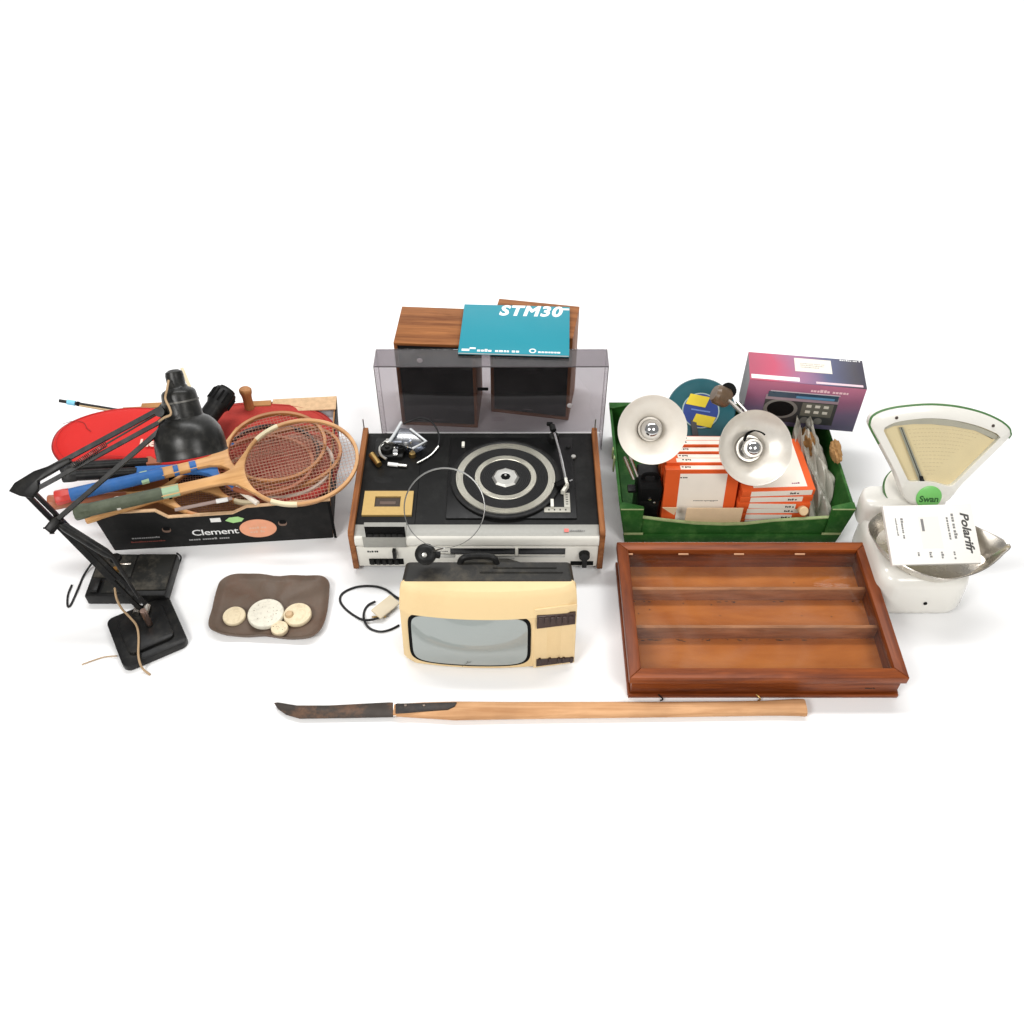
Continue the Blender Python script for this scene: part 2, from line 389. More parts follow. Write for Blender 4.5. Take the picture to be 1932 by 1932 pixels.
for k in range(5):
    r0 = .27 + k * .035; b.lathe([(r0 * rr, .0086), (r0 * rr + .0008, .0098), ((r0 + .027) * rr, .0098), ((r0 + .027) * rr + .0008, .0086)], Mp, 48)
b.build('rubber_mat_grooves', M_mat, pl)
hub = MB().lathe([(.09 * rr, .0125), (.11 * rr, .013), (.21 * rr, .0125), (.25 * rr, .0086)], Mp, 8).build('hub', M_alu, pl, 20)
MB().lathe([(0, .0102), (.1 * rr, .0102)], Mp, 24).build('hub_recess', M_matt, pl)
MB().lathe([(0, .02), (.0025, .0195), (.0033, .017), (.0033, .009)], Mp, 16).build('spindle', M_chrome, pl)
# tonearm
ta0 = at_z(*FZ(1445, 140), .165); ta1 = at_z(*FZ(1525, 455), .158)
arm = MB().tube(spline([ta0, ta0.lerp(ta1, .5) + Vector((.002, 0, .001)), ta1], 6), .0038, 10).build('tonearm', M_chrome, mc)
d = (ta1 - ta0).normalized()
MB().lathe([(0, 0), (.014, 0), (.014, .018), (.011, .022), (0, .022)], Matrix.Translation((ta0.x, ta0.y, .1395)), 24).build('tonearm_pivot', M_black, mc)
cw = ta0 - d * .020
MB().lathe([(0, -.010), (.007, -.010), (.0085, -.008), (.0085, .008), (.007, .010), (0, .010)], Matrix.Translation(cw) @ d.to_track_quat('Z', 'Y').to_matrix().to_4x4(), 20).build('counterweight', M_black, arm)
MB().box(ta0 - d * .034 + Vector((-.006, 0, .002)), (.016, .009, .009), bev=.002).build('counterweight_cap', M_matt, arm)
hs = at_z(*FZ(1520, 478), .157); hd = Vector((-.45, -.9, 0)).normalized()
MB().tube([ta1, ta1 + d * .02], [.0048, .005], 10).build('headshell_collar', M_cream, arm)
MB().box((0, 0, 0), (.034, .015, .007), frame(at_z(*FZ(1500, 488), .156), (-.85, -.5, -.05)), bev=.002).build('headshell', M_matt, arm)
MB().box((0, 0, 0), (.012, .004, .002), frame(at_z(*FZ(1560, 470), .157), (.9, .5, .1))).build('finger_lift', M_chrome, arm)
MB().box((0, 0, 0), (.026, .008, .012), frame(at_z(*FZ(1520, 530), .146), (-.45, -.9, 0)), bev=.0015).build('arm_rest', M_cream, mc)
# controls L of cream metal
a = at_z(*FZ(1375, 655), .141); c = at_z(*FZ(1560, 690), .141)
MB().span((a.x, c.y, .1395), (c.x, a.y, .1425), bev=.0006).build('control_plate', mat('dull_plate', (.40, .385, .33), .45, .2), mc)
a2 = at_z(*FZ(1512, 580), .141)
MB().span((a2.x, a.y + .0003, .1395), (c.x, a2.y + .012, .1425), bev=.0006).build('control_plate', mat('dull_plate', (.40, .385, .33), .45, .2), mc)
p = at_z(*FZ(1432, 655), .1425); MB().span((p.x - .004, p.y - .002, .1425), (p.x + .004, p.y + .024, .149), bev=.001).build('control_lever', M_cream, mc)
for k in range(5):
    MB().box((a.x + .012 + k * .014, (a.y + c.y) / 2 - .001, .1428), (.003, .005, .0006)).build('control_mark', M_ink, mc)
    MB().box(((a2.x + c.x) / 2, a.y + .010 + k * .008, .1428), (.006, .002, .0006)).build('control_mark', M_ink, mc)
p = at_z(*FZ(815, 225), .1395); MB().span((p.x - .005, p.y - .009, .1395), (p.x + .003, p.y + .009, .147), bev=.0015).build('speed_lever', M_cream, mc)
p = at_z(*FZ(1580, 305), .1395); MB().lathe([(0, .004), (.006, .004), (.007, 0)], Matrix.Translation(p), 16).build('screw_cap', M_alu, mc)
p = at_z(*FZ(1545, 235), .1395); MB().lathe([(0, .004), (.006, .004), (.007, 0)], Matrix.Translation(p), 16).build('screw_cap', M_black, mc)
for x in (XL + .004, XR - .006):
    MB().tube([(x, YB - .002, .148), (x, YB, .185)], .0016, 8).build('hinge_pin', M_alu, mc)

# =================================================================== DUST COVER behind the deck
m, nt, pb = _nt('smoked_acrylic')
pb.inputs['Base Color'].default_value = (.52, .47, .49, 1); pb.inputs['Roughness'].default_value = .04
g = nt.nodes.new('ShaderNodeBsdfTransparent'); g.inputs[0].default_value = (.71, .685, .70, 1)
gl = nt.nodes.new('ShaderNodeBsdfGlossy'); gl.inputs['Roughness'].default_value = .03; gl.inputs[0].default_value = (1, 1, 1, 1)
ms = nt.nodes.new('ShaderNodeMixShader'); nt.links.new(sheen_fac(nt, .045, .35), ms.inputs[0]); nt.links.new(g.outputs[0], ms.inputs[1]); nt.links.new(gl.outputs[0], ms.inputs[2])
dd = nt.nodes.new('ShaderNodeBsdfDiffuse'); dd.inputs[0].default_value = (.55, .53, .53, 1)
nz = nt.nodes.new('ShaderNodeTexNoise'); nz.inputs['Scale'].default_value = 6; nz.inputs['Detail'].default_value = 10; nz.inputs['Roughness'].default_value = .7
tcg = nt.nodes.new('ShaderNodeTexCoord'); nt.links.new(tcg.outputs['Object'], nz.inputs['Vector'])
mrg = nt.nodes.new('ShaderNodeMapRange'); mrg.inputs['From Min'].default_value = .4; mrg.inputs['From Max'].default_value = .75; mrg.inputs['To Min'].default_value = .018; mrg.inputs['To Max'].default_value = .042
nt.links.new(nz.outputs['Fac'], mrg.inputs['Value'])
ms2 = nt.nodes.new('ShaderNodeMixShader'); nt.links.new(mrg.outputs[0], ms2.inputs[0]); nt.links.new(ms.outputs[0], ms2.inputs[1]); nt.links.new(dd.outputs[0], ms2.inputs[2])
nt.links.new(ms2.outputs[0], nt.nodes['Material Output'].inputs['Surface'])
M_smoke = m
mdk, nt2, pb2 = _nt('smoked_acrylic_edge')
pb2.inputs['Base Color'].default_value = (.09, .08, .085, 1); pb2.inputs['Roughness'].default_value = .2
LX0, LX1, LY0, LY1, LZ = -.366, .256, 2.043, 2.117, .303
dc = thing('dust_cover', 'smoked clear acrylic lid standing upright behind the record deck', 'lid', ((LX0 + LX1) / 2, LY0, 0))
t = .003
MB().span((LX0, LY1 - t, .004), (LX1, LY1, LZ), bev=.0008).build('main_panel', M_smoke, dc)
MB().span((LX0, LY0, LZ - t), (LX1, LY1 - t - .0004, LZ - .0002)).build('top_wall', M_smoke, dc)
MB().span((LX0, LY0, .0), (LX0 + t, LY1 - t - .0004, LZ - t - .0004)).build('side_wall', M_smoke, dc)
MB().span((LX1 - t, LY0, .0), (LX1, LY1 - t - .0004, LZ - t - .0004)).build('side_wall', M_smoke, dc)
# rim edges catch dark
b = MB()
b.span((LX0 + t, LY0 - .0012, LZ - t - .0005), (LX1 - t, LY0 - .0002, LZ - .0004)); b.build('rim_edge', mdk, dc)
for x in (LX0 + .0004, LX1 - t + .0006):
    MB().span((x, LY0 - .0012, .002), (x + .0016, LY0 - .0002, LZ - .0002)).build('rim_edge', mdk, dc)
MB().span((-.06, LY0 + .03, .0), (-.02, LY0 + .04, .006)).build('rest_tab', mdk, dc)
for (px, py) in ((792, 680), (1075, 765)):
    p = at_y(px, py, LY1 - t); MB().lathe([(0, .004), (.006, .003), (.008, 0)], Matrix.Translation(p) @ Matrix.Rotation(R(90), 4, 'X'), 18).build('rubber_buffer', mat('clear_buffer', (.62, .58, .58), .4), dc)
MB().box(at_y(911, 734, LY1 - t - .004), (.03, .008, .006), bev=.001).build('hinge_stub', M_matt, dc)

# =================================================================== SPEAKERS
M_grille = mat('speaker_cloth', (.010, .010, .011), .85, spec=.1, var=.35, vscale=400, bump=.4, bscale=900)
def speaker(label, p0, p1, h, dep):
    p0 = Vector(p0); p1 = Vector(p1); wd = (p1 - p0).length
    yaw = math.atan2((p1 - p0).y, (p1 - p0).x)
    th_ = thing('bookshelf_speaker', label, 'speaker', p0, (0, 0, yaw), 'wooden speakers behind the record deck')
    M = WM[th_.name]; t = .009
    MB().span((0, 0, h - t), (wd, dep, h), M, .0012).build('top_panel', M_teakx, th_)
    MB().span((0, 0, 0), (wd, dep, t), M, .0012).build('bottom_panel', M_teakx, th_)
    MB().span((0, .0005, t + .0002), (t, dep, h - t - .0002), M, .0006).build('side_panel', M_teakz, th_)
    MB().span((wd - t, .0005, t + .0002), (wd, dep, h - t - .0002), M, .0006).build('side_panel', M_teakz, th_)
    MB().span((t + .0003, .01, t + .0003), (wd - t - .0003, dep - .004, h - t - .0003), M).build('cabinet_back', M_matt, th_)
    MB().span((t + .001, .003, t + .001), (wd - t - .001, .0095, h - t - .001), M, .002).build('grille', M_grille, th_)
    MB().greek(M @ frame((wd * .42, .0028, t + .012), (1, 0, 0), (0, -1, 0)), .035, .004, 1, 1, seed=4).build('badge', M_greyink, th_)
speaker('left wooden speaker with its whole upper side bare beside the teal booklet', (-.322, 2.150, 0), (-.100, 2.136, 0), .298, .168)
speaker('right wooden speaker almost hidden under the teal booklet', (-.062, 2.208, 0), (.166, 2.169, 0), .298, .150)

# =================================================================== TEAL BOOKLET
zB = .311
bk0, bk1, bk2, bk3 = at_z(864, 665, zB), at_z(1074, 671, zB), at_z(1069, 580, zB), at_z(869, 573, zB)
bw = (bk1 - bk0).length; bh = ((bk3 - bk0).length + (bk2 - bk1).length) / 2
Mk = frame(bk0 - Vector((0, 0, .0055)), bk1 - bk0, (0, 0, 1))
bo = thing('instruction_booklet', 'teal instruction booklet with white lettering lying across both speakers', 'booklet', bk0 - Vector((0, 0, .0055)), Mk.to_euler())
M_teal = mat('teal_cover', (.006, .24, .31), .42, spec=.35, var=.05, vscale=7)
MB().span((0, 0, 0), (bw, bh, .001), Mk).build('back_cover', M_teal, bo)
MB().span((.0006, .001, .0011), (bw - .0015, bh - .001, .0044), Mk).build('pages', M_white, bo)
cov = MB().span((0, 0, .0045), (bw, bh, .0056), Mk, .0003).build('front_cover', M_teal, bo)
MT = Mk @ Matrix.Translation((bw * .335, bh * .79, .0057))
MB().text('STM30', .064, MT, .0002, .22, .0026, 1.12, bw * .60).build('title_lettering', M_white, cov)
MB().box((bw * .965, bh * .945, .0058), (.018, .008, .0003), Mk).build('title_dash', M_white, cov)
MB().span((bw * .03, bh * .035, .0057), (bw * .10, bh * .075, .006), Mk).span((bw * .10, bh * .075, .0057), (bw * .155, bh * .105, .006), Mk).build('footer_mark', M_white, cov)
MB().greek(Mk @ Matrix.Translation((bw * .17, bh * .03, .0057)), bw * .43, .011, 3, 1, seed=12).build('footer_print', M_white, cov)
MB().lathe([(.006, 0), (.006, .0004), (.0095, .0004), (.0095, 0)], Mk @ Matrix.Translation((bw * .67, bh * .07, .0057)), 20).build('footer_emblem', M_white, cov)
MB().greek(Mk @ Matrix.Translation((bw * .72, bh * .035, .0057)), bw * .25, .009, 1, 1, seed=13).build('footer_print', M_white, cov)

# =================================================================== CLEAR GADGET on the deck
def GZ(zx, zy): return ((1360 + zx * .20704) * .503125, (1540 + zy * .20704) * .503125)
gz = .1355
gd = thing('film_gadget', 'small clear plastic and metal gadget with a curled black lead on the record deck', 'gadget', at_z(*GZ(650, 750), gz))
m, nt, pb = _nt('clear_plastic'); pb.inputs['Base Color'].default_value = (.8, .85, .95, 1)
g = nt.nodes.new('ShaderNodeBsdfTransparent'); g.inputs[0].default_value = (.60, .63, .70, 1)
gl = nt.nodes.new('ShaderNodeBsdfGlossy'); gl.inputs['Roughness'].default_value = .22
ms = nt.nodes.new('ShaderNodeMixShader'); nt.links.new(sheen_fac(nt, .20, .6), ms.inputs[0]); nt.links.new(g.outputs[0], ms.inputs[1]); nt.links.new(gl.outputs[0], ms.inputs[2])
nt.links.new(ms.outputs[0], nt.nodes['Material Output'].inputs['Surface']); M_clear = m
def gp(zx, zy, h): return at_z(*GZ(zx, zy), gz + h)
MB().slab([gp(640, 300, .05), gp(880, 330, .05), gp(1160, 560, .04), gp(900, 690, .03), gp(480, 540, .035)], (0, -.2, 1), .028, .002).build('clear_housing', M_clear, gd)
MB().tube([gp(700, 210, .055), gp(560, 450, .045), gp(480, 560, .035)], .0042, 8).build('clear_rail', mat('frosted_rail', (.6, .62, .63), .25, spec=.6), gd)
MB().tube([gp(860, 330, .052), gp(1150, 555, .043), gp(900, 690, .034)], .0036, 8).build('clear_rail', MATS['frosted_rail'], gd)
MB().span((gp(330, 0, 0).x, gp(0, 890, 0).y, gz), (gp(830, 0, 0).x, gp(0, 560, 0).y, gz + .012), bev=.003).build('base_plate', M_black, gd)
MB().slab([gp(600, 420, .022), gp(860, 430, .022), gp(1040, 590, .018), gp(860, 660, .016), gp(560, 560, .018)], (0, -.1, 1), .012, .002).build('inner_carriage', mat('grey_carriage', (.10, .11, .13), .3, .5, var=.4, vscale=60), gd)
for (zx, zy, r) in ((790, 620, .008), (870, 560, .006), (540, 560, .007)):
    MB().lathe([(0, .010), (r * .5, .010), (r, .007), (r, -.004)], Matrix.Translation(gp(zx, zy, .026)), 14).build('roller', M_chrome, gd)
for (zx, zy, r) in ((450, 710, .016), (690, 700, .013)):
    q = gp(zx, zy, .012)
    MB().lathe([(0, .014), (r * .35, .014), (r * .4, .010), (r, .010), (r, .014), (r * 1.1, .014), (r * 1.1, 0)], Matrix.Translation(q), 22).build('spool', M_black, gd)
b = MB()
q = gp(580, 640, .012)
b.box((q.x, q.y, q.z + .014), (.045, .016, .014), bev=.003); b.build('metal_block', M_alu, gd)
q = gp(600, 780, .012); MB().box((q.x, q.y, q.z + .008), (.014, .03, .010), bev=.003).build('metal_lever', M_chrome, gd)
q = gp(360, 650, .012); MB().tube(spline([gp(420, 560, .02), gp(310, 680, .02), gp(330, 800, .016), gp(430, 880, .014)], 5), .004, 8).build('metal_rim', M_alu, gd)
MB().tube([gp(170, 800, .010), gp(300, 980, .010)], [.010, .0085], 12).build('gold_knob', M_brass, gd)
q = gp(900, 790, .006); MB().lathe([(0, .006), (.008, .005), (.01, -.006)], Matrix.Translation(q), 16).build('brass_terminal', M_brass, gd)
MB().tube([gp(460, 965, .005), gp(640, 985, .005)], .0052, 10).build('white_tip', M_white, gd)
MB().tube([gp(640, 985, .005), gp(800, 1000, .005)], .0046, 10).build('steel_pin', M_alu, gd)
cab = [gp(740, 240, .055), gp(860, 190, .06), gp(1050, 130, .055), gp(1230, 190, .045), gp(1340, 330, .03), gp(1390, 500, .015), gp(1360, 660, .006)]
MB().tube(spline(cab, 6), .0024, 8).build('lead', M_cable, gd)
MB().tube(spline([gp(1370, 650, .006), gp(1250, 790, .004), gp(1100, 890, .004), gp(980, 950, .004)], 6), [.0035] * 4 + [.0028] * 15, 8).build('lead_sleeve', M_alu, gd)

# =================================================================== TELEVISION
M_tvc = mat('cream_television_plastic', (.80, .60, .325), .42, spec=.22, var=.03, vscale=9, dirt_or_reflection=(.62, .42, .20), dirt_or_reflection_amt=.25, dscale=7)
TX = -.0535; TW = .199
tvY = 1.306; TL = .175    # y of face bottom corners, lean of face (dy/dz)
def tface(u, z, off=0.):    # point on the bowed, leaning front face; off = proud
    return Vector((TX + u, tvY + TL * z - .020 * (1 - (u / TW) ** 2) - off, z))
tv = thing('portable_television', 'cream portable television with grey screen and black back in front of the record deck', 'television', (TX, tvY + .1, 0))
ZT = .227
def tring(inset, z, back, bow=1.):
    pts = []; n = 18
    wv = TW - inset
    for i in range(n + 1):
        u = -wv + 2 * wv * i / n
        y = tvY + TL * z - .020 * bow * (1 - (u / TW) ** 2)
        edge = min(1, (wv - abs(u)) / .012); y += .010 * (1 - math.sqrt(max(0, 1 - (1 - edge) ** 2)))
        pts.append((TX + u, y + inset * .5, z))
    pts += [(TX + wv, tvY + back, z), (TX - wv, tvY + back, z)]
    return pts
zs = [(.016, .008), (.006, .013), (0.0, .026), (0, .11), (0, .168), (-.0005, .171), (.0, .192), (.002, .214), (.005, .222), (.011, ZT)]
rings_ = []
for ins, z in zs:
    r = tring(ins, z, .075)
    if z > .170: r = [(x, y - .0045 + min(1, (z - .170) / .06) * .0205 if y < tvY + .07 else y, zz) for x, y, zz in r]
    rings_.append(r)
MB().rings(rings_).build('front_shell', M_tvc, tv, 26)
# black rear housing: tapers to the back
def bring(y, hw, z0, z1, r): return [(TX + p_[0], y, (z0 + z1) / 2 + p_[1]) for p_ in rrect(2 * hw, z1 - z0, r)]
MB().rings([bring(tvY + .068, .1915, .012, .2245, .010), bring(tvY + .072, .1935, .010, .2285, .012), bring(tvY + .126, .189, .012, .2275, .014), bring(tvY + .136, .180, .018, .214, .03), bring(tvY + .165, .12, .03, .13, .03), bring(tvY + .23, .085, .04, .11, .03), bring(tvY + .245, .06, .05, .10, .02)]).build('rear_housing', mat('scuffed_black_shell', (.014, .013, .011), .42, spec=.35, var=.3, dirt_or_reflection=(.095, .08, .055), dirt_or_reflection_amt=.75, dscale=14), tv, 40)
# carrying handle lying on top, aerial socket
q = at_z(968, 1045, .27)
hq = tvY + .122
MB().tube(spline([(TX - .066, hq, .220), (TX - .056, hq + .008, .238), (TX - .02, hq + .011, .241), (TX + .012, hq + .008, .238), (TX + .020, hq, .220)], 5), .0075, 10, ref=(0, 1, 0)).build('carry_handle', M_black, tv)
for (px0, px1, py) in ((905, 1062, 1080), (930, 1050, 1071)):
    a = at_z(px0, py, .2285); c = at_z(px1, py, .2285)
    MB().tube([a, c], .0022, 8).build('moulded_rib', MATS['scuffed_black_shell'], tv)
# feet
for u in (-.15, .15):
    for yy in (.03, .11): MB().lathe([(0, 0), (.012, 0), (.012, .014), (0, .014)], Matrix.Translation((TX + u, tvY + yy, 0)), 14).build('foot', M_matt, tv)
# screen and bezel
def squ(s, t, k):   # square to a rounded rectangle with slightly bulging sides
    l = math.hypot(s, t)
    if l < 1e-9: return 0., 0.
    c, q = s / l, t / l; m_ = max(abs(s), abs(t)); rs_ = (abs(c) ** k + abs(q) ** k) ** (-1 / k)
    return c * m_ * rs_, q * m_ * rs_
def TVp(px, py):  # picture point to (u, z) on the face
    z = .1
    for _ in range(12):
        p_ = at_y(px, py, tface(0, z).y if True else 0)
        u = p_.x - TX; p_ = at_y(px, py, tface(max(-TW, min(TW, u)), z).y); z = p_.z; u = p_.x - TX
    return u, z
u0, z1 = TVp(767, 1153); u1, z0 = TVp(1001, 1253)
sc_u, sc_z = (u0 + u1) / 2, (z0 + z1) / 2; sw, sh = (u1 - u0) / 2, (z1 - z0) / 2
def patch(n, m_, k, hw, hh, cu_, cz_, bulge, off, thick=.006):
    b = MB()
    def fn(a, c):
        s_, t_ = 2 * a - 1, 2 * c - 1; x, y = squ(s_, t_, k)
        return tface(cu_ + x * hw, cz_ + y * hh, off + bulge * (1 - x * x) * (1 - y * y))
    b.grid(fn, n, m_)
    edge = [e for e in b.bm.edges if e.is_boundary]
    r = bmesh.ops.extrude_edge_only(b.bm, edges=edge)
    for v in r['geom']:
        if isinstance(v, bmesh.types.BMVert): v.co.y += thick
    bmesh.ops.recalc_face_normals(b.bm, faces=b.bm.faces[:]); return b
bz = patch(28, 20, 6.5, sw, sh, sc_u, sc_z, .0, .0018).build('screen_bezel', M_matt, tv, 50)
m, nt, pb = _nt('picture_tube'); pb.inputs['Base Color'].default_value = (.31, .345, .332, 1); pb.inputs['Roughness'].default_value = .55
pb.inputs['Coat Weight'].default_value = 1; pb.inputs['Coat Roughness'].default_value = .03; pb.inputs['Coat IOR'].default_value = 1.7; pb.inputs['Specular IOR Level'].default_value = .3
patch(36, 26, 6.5, sw * .945, sh * .945, sc_u, sc_z, .013, .0024).build('screen', m, bz, 60)
for pts in (((880, 1247), (884, 1240), (893, 1232)), ((872, 1252), (880, 1246), (889, 1243))):
    b = MB(); b.tube([tface(*TVp(*p_), .0085) for p_ in pts], .0005, 5); b.build('scratch', mat('scratch_grey', (.08, .08, .07), .6), bz)
# button block
def tbox(px0, py0, px1, py1, off, dep, name, m_, par, bev=.0006, py1b=None):
    a_u, a_z = TVp(px0, py0); c_u, c_z = TVp(px1, py1)
    b = MB(); pts = [(a_u, c_z), (c_u, c_z), (c_u, a_z), (a_u, a_z)]
    if py1b is not None:
        _, d_z = TVp(px1, py1b); pts[2] = (c_u, d_z)
    rs = []
    for o_ in (-.002, off):
        rs.append([tface(max(-TW, min(TW, u)), z, o_) for u, z in pts])
    b.rings(rs); es = b.bm.edges[:]
    if bev: bmesh.ops.bevel(b.bm, geom=es, offset=bev, segments=1, affect='EDGES', clamp_overlap=True)
    return b.build(name, m_, par)
tbox(1008, 1150, 1086, 1250, .0010, 0, 'control_panel', mat('cream_panel', (.80, .605, .335), .42, spec=.22, var=.03), tv, .001)
blk = tbox(1013, 1159, 1085, 1173, .0075, 0, 'button_block', mat('brown_black_plastic', (.035, .014, .010), .35), tv, .0006, 1153)
for k in range(6):
    tbox(1016 + k * 11.5, 1161 - k * .6, 1024 + k * 11.5, 1171, .0095, 0, 'channel_button', MATS['brown_black_plastic'], blk, .0006)
sl = tbox(1012, 1243, 1082, 1247, .0030, 0, 'slider_slot', MATS['brown_black_plastic'], tv, .0004, 1239)
for k, px in enumerate((1018, 1037, 1054, 1063, 1078)):
    tbox(px - 2, 1241 - k * .5, px + 2, 1249 - k * .5, .006, 0, 'slider_knob', MATS['brown_black_plastic'], sl, .0005)
# loop aerial
q0 = at_d(803, 1043, 2.16)
q0 = at_y(803, 1040, tvY + .115)
MB().lathe([(0, 0), (.022, 0), (.024, .003), (.024, .012), (.019, .017), (.012, .019), (0, .019)], frame(q0 + Vector((0, .0, -.012)), (1, 0, 0), (.2, -.55, .85)), 28).build('aerial_base', M_black, tv)
MB().lathe([(0, .0), (.006, 0), (.005, .006), (0, .007)], frame(q0 + Vector((-.001, -.014, .004)), (1, 0, 0), (.2, -.75, .7)), 14).build('aerial_screw', M_alu, tv)
MB().tube([q0 + Vector((.008, .0, -.01)), q0 + Vector((.03, .004, -.018))], .008, 10).build('aerial_stem', M_black, tv)
lc = at_d(838.5, 958, 2.06); lr = .5 * 152 / FOC * 2.06
vn = (CP - lc).normalized(); ux = Vector((1, 0, 0)); uy = vn.cross(ux).normalized()
lean = Matrix.Rotation(R(-8), 3, 'X'); uy = lean @ uy
loop = []
for k in range(61):
    a = R(-90 - 10 + 10) + 2 * math.pi * k / 60
    loop.append(lc + ux * (lr * math.cos(a)) + uy * (lr * math.sin(a)))
rad = [.0007 + .0012 * (1 - abs(math.cos((k / 60) * math.pi)) ** 2) for k in range(61)]
MB().tube(loop, rad, 8).build('loop_aerial', mat('dull_aerial', (.30, .30, .29), .3, 1.), tv)
MB().tube([loop[0], q0 + Vector((.012, -.004, .002))], .0018, 8).build('aerial_lead', MATS['dull_aerial'], tv)
# mains lead and plug
def GcZ(zx, zy): return ((1260 + zx * .5383) * .503125, (2000 + zy * .5383) * .503125)
def cz(zx, zy, z=.003): return at_z(*GcZ(zx, zy), z)
lead = [cz(480, 470), cz(420, 445), cz(340, 390), cz(250, 368), cz(140, 375), cz(50, 415), cz(28, 465), cz(60, 520), cz(130, 575), cz(200, 605, .006), cz(290, 590, .01), cz(360, 540, .012), cz(410, 500, .01)]
MB().tube(spline(lead, 6), .0030, 8).build('mains_lead', M_cable, tv)
lead = [cz(275, 475, .008), cz(225, 500), cz(195, 550), cz(200, 615, .009), cz(240, 665), cz(310, 685), cz(380, 670), cz(440, 640)]
MB().tube(spline(lead, 6), .0030, 8).build('mains_lead', M_cable, tv)
MB().tube([cz(250, 583, .012), cz(350, 580, .010)], .0022, 8).build('plug_pin', M_brass, tv)
MB().box((0, 0, 0), (.066, .036, .007), frame(cz(345, 512, .016), cz(410, 450) - cz(260, 570), (0, -.15, 1)), bev=.004).build('mains_plug', mat('cream_plug', (.72, .62, .45), .5), tv)

# =================================================================== DISPLAY CASE
M_mahx = wood('mahogany', (.29, .068, .012), (.13, .026, .005), 0, 13, .38, 12, .28)
M_mahy = wood('mahogany_side', (.25, .058, .011), (.115, .023, .005), 1, 13, .38, 12, .28)
M_inner = wood('orange_stained_ply', (.56, .175, .035), (.40, .105, .018), 0, 7, .6, 6, .12, (.6, .45, .35))
M_shelf = wood('dusty_shelf', (.50, .21, .10), (.30, .115, .05), 0, 22, .65, 6, .1, (.5, .42, .38))
DX0, DX1, DY0, DY1, DH = .262, .884, 1.216, 1.618, .085
dcse = thing('display_case', 'shallow mahogany display case with glass lid and two inner shelves lying flat', 'display case', ((DX0 + DX1) / 2, DY0, 0))
MB().span((DX0 + .012, DY0 + .012, .004), (DX1 - .012, DY1 - .01, .012)).build('base_board', M_inner, dcse)
hb = DH - .024
e = .008
MB().span((DX0 + e, DY0 + e, .0), (DX1 - e, DY0 + e + .012, hb), bev=.001).build('front_wall', M_mahx, dcse)
MB().span((DX0 + e, DY1 - e - .012, .0), (DX1 - e, DY1 - e, hb), bev=.001).build('back_wall', M_mahx, dcse)
for x in (DX0 + e, DX1 - e - .012): MB().span((x, DY0 + e + .0122, 0), (x + .012, DY1 - e - .0122, hb), bev=.001).build('side_wall', M_mahy, dcse)
MB().span((DX0 + .003, DY0 + .002, .0), (DX1 - .003, DY0 + .0078, .012), bev=.0015).build('base_moulding', M_mahx, dcse)
MB().span((DX0 + .002, DY0 + .0082, .0), (DX0 + .0078, DY1 - .004, .012), bev=.0015).build('base_moulding', M_mahy, dcse)
MB().span((DX1 - .0078, DY0 + .0082, .0), (DX1 - .002, DY1 - .004, .012), bev=.0015).build('base_moulding', M_mahy, dcse)
lid = MB().span((DX0 + .02, DY0 + .02, hb + .010), (DX1 - .02, DY1 - .02, hb + .013))
mg, ntg, pbg = _nt('case_glass')
g = ntg.nodes.new('ShaderNodeBsdfTransparent'); g.inputs[0].default_value = (.96, .975, .965, 1)
gl = ntg.nodes.new('ShaderNodeBsdfGlossy'); gl.inputs['Roughness'].default_value = .02; gl.inputs[0].default_value = (.75, .75, .75, 1)
ms = ntg.nodes.new('ShaderNodeMixShader'); ntg.links.new(sheen_fac(ntg, .03, .35), ms.inputs[0]); ntg.links.new(g.outputs[0], ms.inputs[1]); ntg.links.new(gl.outputs[0], ms.inputs[2])
dd = ntg.nodes.new('ShaderNodeBsdfDiffuse'); dd.inputs[0].default_value = (.8, .76, .7, 1)
nz = ntg.nodes.new('ShaderNodeTexNoise'); nz.inputs['Scale'].default_value = 5; nz.inputs['Detail'].default_value = 9; nz.inputs['Distortion'].default_value = 1.2
tcg = ntg.nodes.new('ShaderNodeTexCoord'); ntg.links.new(tcg.outputs['Object'], nz.inputs['Vector'])
mrg = ntg.nodes.new('ShaderNodeMapRange'); mrg.inputs['From Min'].default_value = .45; mrg.inputs['From Max'].default_value = .8; mrg.inputs['To Min'].default_value = .002; mrg.inputs['To Max'].default_value = .032
ntg.links.new(nz.outputs['Fac'], mrg.inputs['Value'])
ms2 = ntg.nodes.new('ShaderNodeMixShader'); ntg.links.new(mrg.outputs[0], ms2.inputs[0]); ntg.links.new(ms.outputs[0], ms2.inputs[1]); ntg.links.new(dd.outputs[0], ms2.inputs[2])
ntg.links.new(ms2.outputs[0], ntg.nodes['Material Output'].inputs['Surface'])
ld = lid.build('glass_pane', mg, dcse)
fw = .027
def mitre(pts, name, m_):
    b = MB(); b.prism(pts, hb + .0005, DH, None, .002); return b.build(name, m_, dcse)
gq = .0002
mitre([(DX0, DY0), (DX1, DY0), (DX1 - fw, DY0 + fw), (DX0 + fw, DY0 + fw)], 'lid_frame_rail', M_mahx)
mitre([(DX0, DY1), (DX0 + fw, DY1 - fw), (DX1 - fw, DY1 - fw), (DX1, DY1)], 'lid_frame_rail', M_mahx)
mitre([(DX0, DY0 + gq), (DX0 + fw, DY0 + fw + gq), (DX0 + fw, DY1 - fw - gq), (DX0, DY1 - gq)], 'lid_frame_rail', M_mahy)
mitre([(DX1, DY0 + gq), (DX1, DY1 - gq), (DX1 - fw, DY1 - fw - gq), (DX1 - fw, DY0 + fw + gq)], 'lid_frame_rail', M_mahy)
for yy in (1.375, 1.490):
    MB().span((DX0 + .0205, yy, .0125), (DX1 - .0205, yy + .009, hb - .006), bev=.001).build('shelf', M_shelf, dcse)
